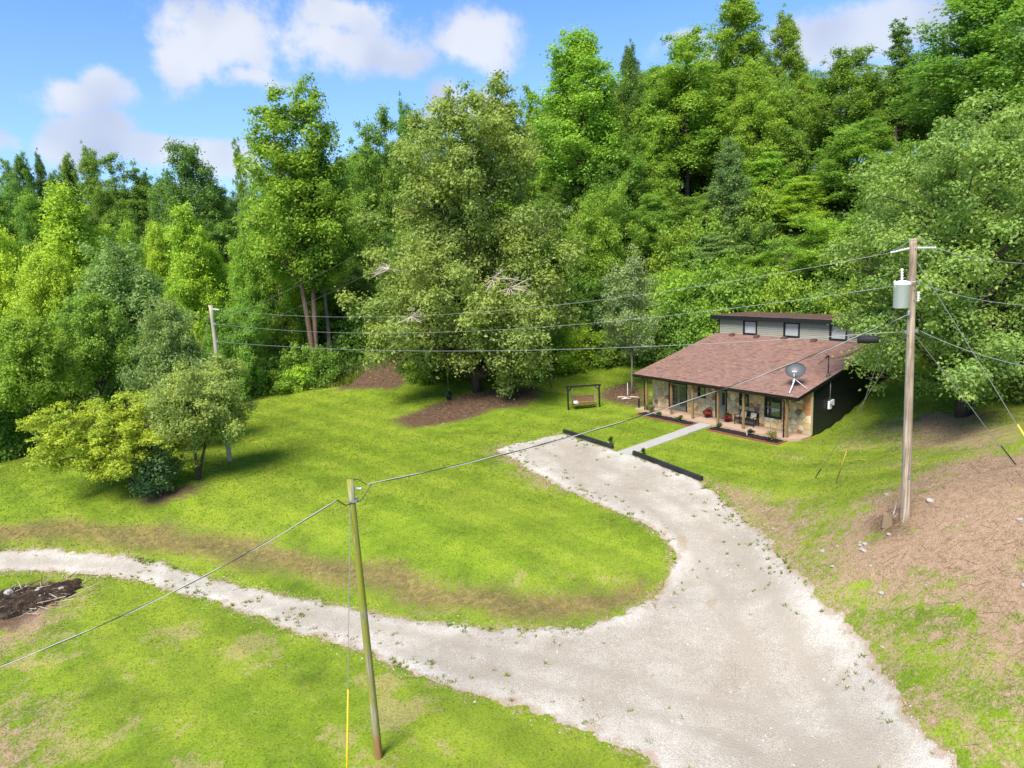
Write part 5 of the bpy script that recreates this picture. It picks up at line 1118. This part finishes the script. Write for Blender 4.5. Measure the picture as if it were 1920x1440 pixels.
for q in ((-.9, .2), (.15, .6), (1.25, -.5)): MB().tube([(q[0], q[1], -.1), (.1, .1, 3.2)], [.06, .04], 6).build('pole', M['bark'], tp)
# ------------------------------------------------------------------ utility poles and lines
def pole_shaft(mb, base, top, r0, r1, n=14, seg=14):
    b, t_ = Vector(base), Vector(top); pts = [b+(t_-b)*(i/seg) for i in range(seg+1)]; return mb.tube(pts, [r0+(r1-r0)*i/seg for i in range(seg+1)], n)
def insulator(name, a, b, parent, rr=.055, sheds=5, mat='porcelain'):
    a, b = Vector(a), Vector(b); d = b-a; mb = MB(); pts = []; rad = []
    for i in range(sheds*2+1): pts.append(a+d*(i/(sheds*2))); rad.append(rr if i % 2 else rr*.5)
    return mb.tube(pts, rad, 10).build(name, M[mat], parent, True)
PRX = KEY['pole_r']; rp_ = empty('utility_pole', PRX); tag(rp_, 'tall weathered utility pole with a pale grey transformer on the right slope', 'utility pole')
LEAN = -.26; HT = 10.04
def onp(z): return Vector((LEAN*z/HT, 0, z))                      # local point on the pole axis
pole_shaft(MB(), onp(-1.0), onp(HT), .165, .115).build('shaft', M['pole_grey'], rp_, True)
tr_ = MB().lathe([(.20, 0), (.25, .02), (.25, .78), (.27, .79), (.27, .83), (.22, .90), (.08, .94)], onp(7.72)+Vector((-.42, -.10, 0)), 20).build('transformer', M['grey_enamel'], rp_, True)
insulator('bushing', onp(8.60)+Vector((-.42, -.12, 0)), onp(9.06)+Vector((-.44, -.14, 0)), tr_, .06, 5)
MB().box(LEAN*.8-.26, LEAN*.8+.02, -.05, .05, 8.30, 8.36).box(LEAN*.8-.26, LEAN*.8+.02, -.05, .05, 7.95, 8.01).build('bracket', M['galvanised'], tr_)
MB().lathe([(.07, 0), (.07, .12), (.03, .16)], onp(7.45)+Vector((-.18, -.14, .02)), 8).build('ground_clamp', M['galvanised'], rp_)
insulator('arrester', onp(7.9)+Vector((.19, -.05, 0)), onp(8.25)+Vector((.20, -.05, 0)), rp_, .06, 4)
insulator('insulator', onp(9.72)+Vector((-.12, 0, 0)), onp(9.60)+Vector((-.62, .28, 0)), rp_, .05, 7)
insulator('insulator', onp(9.72)+Vector((.12, 0, 0)), onp(9.70)+Vector((.72, -.10, 0)), rp_, .05, 7)
MB().tube([onp(9.62)+Vector((-.62, .28, 0)), onp(9.98)+Vector((-.2, -.2, 0)), onp(9.98)+Vector((.25, -.2, 0)), onp(9.70)+Vector((.7, -.1, 0))], .012, 5).build('jumper', M['wire_alu'], rp_)
insulator('insulator', onp(8.42)+Vector((-.62, -.1, .0)), onp(8.66)+Vector((-.66, -.1, 0)), rp_, .05, 3)
MB().tube([onp(8.42)+Vector((-.66, -.1, .12)), onp(8.5)+Vector((0, -.2, .1)), onp(8.4)+Vector((.22, 0, .1))], .018, 5).build('neutral_arm', M['galvanised'], rp_)
for z, dx_ in ((8.55, .18), (6.90, .17), (6.88, -.17), (8.02, .2)):
    MB().box(LEAN*z/HT+dx_-.06, LEAN*z/HT+dx_+.06, -.05, .05, z-.05, z+.06).build('clevis', M['galvanised'], rp_)
MB().tube([onp(.1)+Vector((-.17, -.08, 0)), onp(7.4)+Vector((-.15, -.06, 0))], .012, 5).build('ground_wire', M['wire_alu'], rp_)
MB().box(LEAN*.17-.045, LEAN*.17+.045, -.172, -.155, 1.62, 1.76).build('number_tag', M['galvanised'], rp_)
for z in (7.98, 8.33, 8.5, 9.7): MB().tube([onp(z)+Vector((0, -.17, 0)), onp(z)+Vector((0, .17, 0))], .018, 6).build('through_bolt', M['galvanised'], rp_)
def gp(z, dx_=0, dy_=0): q = onp(z)+Vector((dx_, dy_, 0)); return (PRX[0]+q.x, PRX[1]+q.y, PRX[2]+q.z)
# far pole behind the lawn clump
FP = (-19.25, 44.38, -.72); fp_ = empty('utility_pole', FP); tag(fp_, 'pale bare utility pole rising behind the lawn trees', 'utility pole')
pole_shaft(MB(), (0, 0, -1), (0, 0, 10.5), .155, .12).build('shaft', M['pole_pale'], fp_, True)
insulator('insulator', (.12, -.05, 10.25), (.62, -.25, 10.20), fp_, .05, 6)
for z in (9.3, 8.15): MB().box(.08, .22, -.12, .0, z-.06, z+.06).build('clevis', M['galvanised'], fp_)
# near leaning pole
NP = KEY['pole_n']; np_ = empty('service_pole', NP); tag(np_, 'mossy leaning service pole standing nearest the camera', 'utility pole')
NT_ = Vector((-.10, -.04, 8.66))
pole_shaft(MB(), (.0, 0, -.8), NT_, .125, .088).build('shaft', M['pole_moss'], np_, True)
MB().box(-.17, .06, -.16, .10, 8.02, 8.07).box(-.20, -.14, -.05, .05, 7.95, 8.15).build('band', M['galvanised'], np_)
insulator('insulator', (-.02, .06, 8.36), (.16, .12, 8.32), np_, .045, 3)
MB().tube([(-.1, -.02, 8.62), (.1, .06, 8.62), (.3, .2, 8.40)], .010, 5).tube([(-.02, -.08, 7.98), (.18, .0, 8.05), (.42, .25, 8.42)], .016, 5).tube([(-.05, -.10, 8.0), (-.25, -.15, 7.95), (-.45, -.25, 8.15)], .016, 5).build('jumper', M['wire_black'], np_)
MB().box(-.10, -.04, -.13, -.10, 4.55, 4.72).build('step_bolt', M['galvanised'], np_)

def wire(name, A, B, sag, rad, mat, label, n=40, twist=None):
    A, B = Vector(A), Vector(B); mb = MB(); pts = []
    for i in range(n+1):
        u = i/n; p = A+(B-A)*u; p.z -= sag*4*u*(1-u); pts.append(p-A)
    if twist is None:
        o = mb.tube(pts, rad, 6).build(name, M[mat], None, True)
        o.location = A
    else:                                     # twisted service drop: bare messenger and a black pair around it
        o = empty(name, A); m = int((B-A).length/.05); d = (B-A).normalized(); s1 = d.cross(Vector((0, 0, 1))).normalized(); s2 = s1.cross(d)
        for k, mm in ((0, 'wire_pale'), (1, 'wire_black')):
            q = []
            for i in range(m+1):
                u = i/m; p = (B-A)*u; p.z -= sag*4*u*(1-u); a = u*(B-A).length/twist*2*math.pi+k*math.pi; q.append(p+s1*math.cos(a)*rad+s2*math.sin(a)*rad)
            MB().tube(q, rad*1.05, 5).build('conductor', M[mm], o, True)
    return tag(o, label, 'wire')
def fpt(z, dx_=.15, dy_=-.1): return (FP[0]+dx_, FP[1]+dy_, FP[2]+z)
WIRE_R = .0085
wire('overhead_wire', fpt(10.2, .62, -.25), gp(9.60, -.62, .28), 1.18, WIRE_R, 'wire_alu', 'top overhead wire between the far pole and the transformer pole')
wire('overhead_wire', fpt(9.3), gp(8.48, -.66, -.1), 1.05, WIRE_R, 'wire_alu', 'middle overhead wire between the far pole and the transformer pole')
wire('overhead_wire', fpt(8.15), gp(6.90, -.2), .66, WIRE_R*1.25, 'wire_alu', 'lowest overhead cable between the far pole and the transformer pole')
for z, far, lab, rr in ((9.70, (40, 10.2, 13.0), 'top overhead wire running off the right picture edge', WIRE_R), (8.5, (40, 10.2, 11.2), 'middle overhead wire running off the right picture edge', WIRE_R), (6.90, (40, 10.2, 8.7), 'lowest overhead cable running off the right picture edge', WIRE_R*1.25)):
    wire('overhead_wire', gp(z, .3 if z < 9 else .72, -.05), {'top': (16.7, 18.69, 10.95), 'middle': (16.64, 18.47, 9.69), 'lowest': (16.55, 18.12, 7.72)}[lab.split()[0]], .35, rr, 'wire_alu', lab)
wire('service_cable', (NP[0]+.3, NP[1]+.2, NP[2]+8.42), gp(7.52, -.15, -.12), .58, .0125, 'wire_alu', 'twisted service cable from the mossy pole up to the transformer pole', twist=3.2)
wire('service_cable', (NP[0]-.45, NP[1]-.25, NP[2]+8.15), (-15.18, 14.09, 2.12), .5, .011, 'wire_alu', 'twisted service cable running from the mossy pole off the left edge', twist=3.2)
wire('service_drop', hw(12.58, 3.1, rz_(3.34)+1.22), gp(7.6, -.18, .05), .55, .014, 'wire_black', 'thin dark service drop from the roof mast to the transformer pole')
for q, z0, lab in (((-12.0, 78, 16.0), 9.35, 'upper wire rising from the far pole into the wood'), ((-11.0, 78, 13.6), 8.2, 'lower wire rising from the far pole into the wood')):
    wire('overhead_wire', fpt(z0, .05, .1), q, .5, WIRE_R, 'wire_alu', lab)
# guys with guards
def guy(A, B, mat, g0, label, glen=2.2, gr=.03):
    A, B = Vector(A), Vector(B); o = empty('guy_wire', B); MB().tube([A-B, (A-B)*.5, Vector((0, 0, -.1))], .011, 5).build('strand', M['wire_alu'], o)
    d = (A-B).normalized(); MB().tube([d*g0, d*(g0+glen)], gr, 8).build('guard', M[mat], o, True); MB().tube([d*-.15, d*.35], .02, 6).build('anchor_rod', M['galvanised'], o)
    return tag(o, label, 'guy wire')
guy(gp(8.9, -.1, .05), KEY['guyA'], 'guard_yellow', .2, 'guy wire with a yellow guard on the slope between house and transformer pole', 2.25)
guy(gp(6.8, -.1, .05), KEY['guyB'], 'black_metal', .1, 'guy wire with a short dark guard nearer the house corner', 1.0, .022)
guy(gp(9.3, .1, -.02), (17.75, 21.44, 3.55), 'guard_yellow', .2, 'long guy wire with a yellow guard at the right picture edge', 2.0)
guy(gp(6.8, .1, -.02), KEY['guyR1'], 'black_metal', .1, 'short guy wire running down right from the transformer pole', 1.0, .022)
guy((NP[0]-.15, NP[1]-.08, NP[2]+7.9), (NP[0]-.42, NP[1]-2.4, NP[2]-.02), 'guard_yellow', .2, 'guy wire with a long yellow guard beside the mossy pole', 3.2, .024)
guy(fpt(10.1, -.1, 0), (FP[0]-4.8, FP[1]+3.0, -1.2), 'galvanised', .2, 'upper guy wire slanting left from the far pole', 1.5)
guy(fpt(8.1, -.1, 0), (FP[0]-3.4, FP[1]+2.1, -1.1), 'galvanised', .2, 'lower guy wire slanting left from the far pole', 1.5)
# splice case hung on the lowest cable
A, B = Vector(gp(6.90, -.2)), Vector(fpt(8.15)); u = .029; p = A+(B-A)*u; p.z -= .66*4*u*(1-u); dd = (B-A).normalized()
sc2 = empty('splice_case', p); tag(sc2, 'black splice case hanging from the lowest cable left of the transformer pole', 'splice case')
MB().tube([dd*-.34+Vector((0, 0, -.20)), dd*-.32+Vector((0, 0, -.20)), dd*.32+Vector((0, 0, -.20)), dd*.34+Vector((0, 0, -.20))], [.10, .135, .135, .10], 12).build('case', M['rubber'], sc2, True)
for s in (-.22, .22): MB().bar(dd*s+Vector((0, 0, .02)), dd*s+Vector((0, 0, -.10)), .03).build('hanger', M['galvanised'], sc2)
MB().tube([dd*-.34+Vector((0, 0, -.20)), dd*-.8+Vector((0, 0, -.26)), dd*-1.3+Vector((0, 0, -.05))], .014, 5).build('cable_tail', M['wire_black'], sc2)

# ------------------------------------------------------------------ stump, rocks, burn pile
def gz(x, y): return float(surf(np.array([x]), np.array([y]))[0])
st = empty('tree_stump', (13.62, 23.75, gz(13.62, 23.75))); tag(st, 'broken rotting stump beside the transformer pole', 'stump'); r6 = random.Random(6)
sv = MB(); ring = [(.19*r6.uniform(.8, 1.2), a*2*math.pi/9) for a in range(9)]
sv.poly([(r*1.3*math.cos(a), r*1.3*math.sin(a), -.1) for r, a in ring]+[(r*math.cos(a), r*math.sin(a), .22+r6.uniform(0, .26)) for r, a in ring]+[(0, 0, .18)], [(i, (i+1) % 9, 9+(i+1) % 9, 9+i) for i in range(9)]+[(9+i, 9+(i+1) % 9, 18) for i in range(9)]).build('wood', M['stump_wood'], st)
MB().tube([(.15, 0, .1), (.3, .1, .45), (.36, .1, .75)], [.03, .02, .008], 5).tube([(.1, 0, .1), (.25, -.2, .5)], [.02, .008], 5).build('root_twig', M['dead_wood'], st)
def rock(x, y, s, seed, label, group, mat='limestone', flat=.6):
    rr = random.Random(seed); bm = bmesh.new(); bmesh.ops.create_icosphere(bm, subdivisions=2, radius=s)
    for v in bm.verts: v.co *= rr.uniform(.72, 1.15); v.co.z *= flat
    me = bpy.data.meshes.new('rock'); bm.to_mesh(me); bm.free(); o = link('rock', me, M[mat]); o.location = (x, y, gz(x, y)+s*flat*.25); o.rotation_euler = (rr.uniform(-.3, .3), rr.uniform(-.3, .3), rr.uniform(0, 6)); tag(o, label, 'rock', group); return o
for i in range(12):
    a = r6.uniform(0, 6.28); d = r6.uniform(.25, 2.0)
    rock(13.5+math.cos(a)*d*1.1-.4, 23.7+math.sin(a)*d*.8, r6.uniform(.04, .11), 300+i, 'pale broken limestone lump on the bare soil round the pole base', 'rocks round the pole base')
for i, (x, y, s) in enumerate(((15.1, 23.6, .15), (12.1, 21.2, .09), (16.0, 20.5, .10), (14.5, 18.2, .08), (13.0, 20.3, .06), (15.2, 21.8, .06), (14.9, 26.1, .1))):
    rock(x, y, s, 330+i, 'pale stone lying in the straw of the right slope', 'stones on the right slope')
bp = empty('burn_pile', KEY['burn']); tag(bp, 'charred heap of ash and sticks beside the lane at the left edge', 'burn pile')
def bpz(x, y): return gz(KEY['burn'][0]+x, KEY['burn'][1]+y)-KEY['burn'][2]
n = 26; vs = []
for j in range(n+1):
    for i in range(n+1):
        x, y = (i/n*2-1)*2.9, (j/n*2-1)*1.35; xx, yy = x*.9-y*.35, y*.9+x*.35; k = max(0, 1-(x/2.9)**2-(y/1.35)**2)
        rg_ = float(fbm(np.array([xx*1.3+40]), np.array([yy*1.3+40]), 5)[0])-.5; kk_ = max(0, k+rg_*1.3); vs.append((xx, yy, bpz(xx, yy)-.07+.42*kk_**.8*(k > 0)+r6.uniform(-.06, .14)*(kk_ > .12)*(k > 0)))
MB().poly(vs, [(j*(n+1)+i, j*(n+1)+i+1, (j+1)*(n+1)+i+1, (j+1)*(n+1)+i) for j in range(n) for i in range(n)]).build('ash_mound', M['char'], bp)
sk = MB(); sk2 = MB()
for i in range(240):
    x, y = r6.gauss(0, 1.25), r6.gauss(0, .6); a = r6.uniform(0, 6.28); L = r6.uniform(.2, .9); z = bpz(x, y)+r6.uniform(.02, .28)
    (sk if i % 2 else sk2).tube([(x, y, z), (x+math.cos(a)*L, y+math.sin(a)*L, z+r6.uniform(-.1, .18))], [.02, .008], 5)
o = sk.build('charred_sticks', M['char'], bp); o['kind'] = 'stuff'; o = sk2.build('pale_sticks', M['dead_wood'], bp); o['kind'] = 'stuff'
r7 = random.Random(17)
for i, (x, y, s) in enumerate(((-.9, .3, .2), (.4, .5, .15), (1.6, .4, .12), (-2.0, .2, .14), (.9, -.1, .1))): rock(KEY['burn'][0]+x, KEY['burn'][1]+y, s, 350+i, 'grey rubble lump on the charred heap by the lane', 'rubble on the burn pile', 'limestone').location.z += .30

# ------------------------------------------------------------------ loose ground cover
rng = np.random.default_rng(42)
def scatter(n, x0, x1, y0, y1): return rng.uniform(x0, x1, n), rng.uniform(y0, y1, n)
def inview(x, y, pad=.06):
    z = hgt(x, y)-11.5; f_ = y*math.cos(PITCH)-z*math.sin(PITCH); u = y*math.sin(PITCH)+z*math.cos(PITCH)
    rx = x*math.cos(ROLL)-u*math.sin(ROLL); uy = u*math.cos(ROLL)+x*math.sin(ROLL); k = f_ > 2
    return k & (np.abs(rx/f_) < .7535+pad) & (np.abs(uy/f_) < .565+pad)
def blades(px, py, h, wd_, lean, nb, brown, tint_, name, label, flatness=0.0):
    n = len(px); pz = surf(px, py); rep = np.repeat(np.arange(n), nb); m = len(rep)
    a = rng.uniform(0, 2*np.pi, m); hh = h[rep]*rng.uniform(.6, 1.25, m); ln = lean*rng.uniform(.3, 1.3, m)*hh; b = rng.uniform(0, 2*np.pi, m); sp = h[rep]*.55
    bx = px[rep]+np.cos(b)*sp*rng.random(m); by = py[rep]+np.sin(b)*sp*rng.random(m); bz = pz[rep]-.012
    w_ = wd_*rng.uniform(.6, 1.3, m)*np.clip(np.hypot(px[rep], py[rep])/26, .8, 2.6); ca, sa = np.cos(a), np.sin(a)
    v = np.stack([np.stack([bx-sa*w_, by+ca*w_, bz], 1), np.stack([bx+sa*w_, by-ca*w_, bz], 1), np.stack([bx+ca*ln, by+sa*ln, bz+hh*(1-flatness)], 1)], 1).reshape(-1, 3)
    me = np_mesh(name, v, np.arange(m*3).reshape(-1, 3), {'tint': ('FACE', np.clip(tint_[rep]+rng.normal(size=m)*.16, 0, 1)), 'brown': ('FACE', brown[rep])})
    return tag(link(name, me, M['blade']), label, 'grass', None, 'stuff')
def grass_field():
    P = []
    for (n, x0, x1, y0, y1) in ((80000, -30, 20, 12, 32), (65000, -42, 26, 32, 50), (36000, -46, 24, 50, 70)):
        x, y = scatter(n, x0, x1, y0, y1); P.append((x, y))
    x = np.concatenate([p[0] for p in P]); y = np.concatenate([p[1] for p in P]); k = inview(x, y); x, y = x[k], y[k]
    sd = sdist(x, y, DRIVE); wb = (fbm(x*.5, y*.5, 11)-.5)*1.6; de = patch(x+wb, y+wb*.7, DEAD_PATCHES, 1.1); di = patch(x+wb*.6, y-wb*.6, SOIL_SHADE_PATCHES, .8)
    lx, ly = hloc(x, y); rgd = (fbm(x*.9, y*.9, 21, 5)-.5)*1.1
    clear = ((lx > -1.2) & (lx < 12.9) & (ly > -1.5) & (ly < 14)) | ((lx > 5.3) & (lx < 6.6) & (ly < 0) & (ly > -8.6))
    pk = fbm(x*1.1, y*1.1, 51)
    k = (~clear) & ((sd+rgd*.55 < .06) | ((sd < .75) & (fbm(x*2.3, y*2.3, 57) > .56) & (rng.random(len(x)) < .75)) | ((rng.random(len(x)) < .02*np.exp(-np.clip(sd, 0, 9)/1.2)) & (pk > .5))) & (rng.random(len(x)) > di*.93) & (rng.random(len(x)) > de*(.66-.55*(pk > .52))) & (wildness(x, y) < .6)
    x, y, de, sd, pk = x[k], y[k], de[k], sd[k], pk[k]
    low = np.clip((31-y)/6, 0, 1)+np.clip((x-12)/5, 0, 1)
    br = ((rng.random(len(x)) < np.clip(de*.75, 0, 1)) | (rng.random(len(x)) < low*.28)).astype(float)
    h = np.where(y < 34, .055, .07)*rng.uniform(.7, 1.3, len(x))+np.where(np.abs(sd) < .5, .02, 0)
    blades(x, y, h, .011, .75, 3, br, np.clip(fbm(x*.6, y*.6, 61)*1.1-.05+(pk-.5)*.4, 0, 1), 'grass', 'short uneven grass blades across the lawn')
grass_field()
# bushy ground layer over the wooded slopes
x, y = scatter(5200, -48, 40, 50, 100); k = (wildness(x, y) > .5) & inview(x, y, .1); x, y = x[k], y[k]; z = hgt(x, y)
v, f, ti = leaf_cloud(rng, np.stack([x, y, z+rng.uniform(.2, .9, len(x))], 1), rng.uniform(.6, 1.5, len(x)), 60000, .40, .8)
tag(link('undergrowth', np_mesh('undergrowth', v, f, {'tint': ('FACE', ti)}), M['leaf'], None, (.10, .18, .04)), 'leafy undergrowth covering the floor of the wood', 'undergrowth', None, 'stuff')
# weeds dotted over the gravel rim
x, y = scatter(34000, -20, 16, 12, 46); k = inview(x, y); x, y = x[k], y[k]; sd = sdist(x, y, DRIVE); cl_ = fbm(x*1.4, y*1.4, 71)
k = (sd > .05) & (sd < 3.2) & (cl_ > .54+.05*sd) & (rng.random(len(x)) < 1.0*np.exp(-sd/.6)+.02); x, y = x[k], y[k]
blades(x, y, rng.uniform(.05, .13, len(x)), .026, 1.2, 12, (rng.random(len(x)) < .12).astype(float), rng.uniform(0, .7, len(x)), 'weeds', 'scattered low weeds growing through the gravel edges')
# tall rough grass under the wood edge
x, y = scatter(9000, -30, 10, 62, 70); k = (wildness(x, y) > .15) & (wildness(x, y) < .95); x, y = x[k], y[k]
blades(x, y, rng.uniform(.35, .8, len(x)), .03, .5, 4, (rng.random(len(x)) < .08).astype(float), rng.uniform(.3, 1, len(x)), 'rough_grass', 'tall rough grass at the foot of the wood')
# straw litter on the cut slope and the bank
x, y = scatter(80000, -32, 22, 12, 37); k = inview(x, y); x, y = x[k], y[k]; wb = (fbm(x*.5, y*.5, 11)-.5)*1.6; de = patch(x+wb, y+wb*.7, DEAD_PATCHES, 1.1); k = (rng.random(len(x)) < de*.9) & (sdist(x, y, DRIVE) < -.1); x, y = x[k], y[k]
n = len(x); a = rng.uniform(0, 2*np.pi, n); L = rng.gamma(2.2, .055, n)+.04; L = np.where((rng.random(n) < .012) & (x > 8), L*2.8, L); z = surf(x, y); x2 = x+np.cos(a)*L; y2 = y+np.sin(a)*L; z2 = surf(x2, y2)
w_ = np.clip(L*.035, .005, .011); ux, uy = -np.sin(a)*w_, np.cos(a)*w_; za, zb = z+rng.uniform(.005, .03, n), z2+rng.uniform(.005, .05, n)
v = np.stack([np.stack([x-ux, y-uy, za], 1), np.stack([x+ux, y+uy, za], 1), np.stack([x2+ux*.5, y2+uy*.5, zb], 1), np.stack([x2-ux*.5, y2-uy*.5, zb], 1)], 1).reshape(-1, 3)
tag(link('straw', np_mesh('straw', v, np.arange(n*4).reshape(-1, 4), {'tint': ('FACE', rng.random(n)**.8), 'brown': ('FACE', np.ones(n))}), M['blade']), 'dry straw and cut stems littering the bare slope', 'straw', None, 'stuff')
# leaf litter and pale chips on the soil ring under the huge tree
x, y = scatter(30000, -14, 12, 50, 68); di = patch(x, y, SOIL_SHADE_PATCHES, .8); k = (rng.random(len(x)) < di*.22); x, y = x[k], y[k]; n = len(x); s = rng.uniform(.03, .09, n)*(1+.9*(rng.random(n) < .1)); a = rng.uniform(0, 6.28, n); z = surf(x, y)+rng.uniform(.004, .05, n); tl_ = rng.uniform(-.4, .4, (n, 2))
cx_, sx2 = np.cos(a)*s, np.sin(a)*s
v = np.stack([np.stack([x-cx_, y-sx2, z-tl_[:, 0]*s*.4], 1), np.stack([x+sx2*.6, y-cx_*.6, z+tl_[:, 1]*s], 1), np.stack([x+cx_, y+sx2, z+tl_[:, 0]*s*.4+.01], 1), np.stack([x-sx2*.6, y+cx_*.6, z-tl_[:, 1]*s*.5], 1)], 1).reshape(-1, 3)
tag(link('leaf_litter', np_mesh('leaf_litter', v, np.arange(n*4).reshape(-1, 4), {'tint': ('FACE', rng.random(n)**1.4), 'brown': ('FACE', (rng.random(n) < .9).astype(float))}), M['blade']), 'fallen leaves and chips on the bare soil', 'leaf litter', None, 'stuff')
# loose gravel
x, y = scatter(90000, -34, 16, 10, 47); k = inview(x, y); x, y = x[k], y[k]; sd = sdist(x, y, DRIVE); k = (sd > -.75) & (rng.random(len(x)) < np.where(sd < 0, .75*np.exp(sd/.28), .30)); x, y = x[k], y[k]; n = len(x)
s = rng.gamma(3, .005, n)+.006; z = surf(x, y)+.028*np.clip(sdist(x, y, DRIVE)/.2, 0, 1)+s*.2
o8 = np.array([(1, 0, -.2), (0, 1, -.1), (-1, 0, -.2), (0, -1, -.1), (.1, .1, .75)]); rt = rng.uniform(0, 6.28, n); c_, s_ = np.cos(rt), np.sin(rt)
jx = rng.uniform(.7, 1.3, (n, 5)); vx = o8[None, :, 0]*jx; vy = o8[None, :, 1]*rng.uniform(.6, 1.2, (n, 5)); vz = np.broadcast_to(o8[None, :, 2], (n, 5))*rng.uniform(.7, 1.2, (n, 5))
v = np.stack([x[:, None]+(vx*c_[:, None]-vy*s_[:, None])*s[:, None], y[:, None]+(vx*s_[:, None]+vy*c_[:, None])*s[:, None], z[:, None]+vz*s[:, None]], 2).reshape(-1, 3)
b = (np.arange(n)*5)[:, None, None]; f = (b+np.array([(0, 1, 4), (1, 2, 4), (2, 3, 4), (3, 0, 4)])[None]).reshape(-1, 3)
tag(link('gravel', np_mesh('gravel', v, f, {'tint': ('FACE', np.repeat(rng.random(n), 4))}), M['pebble']), 'loose limestone chips over the driveway and its rim', 'gravel', None, 'stuff')
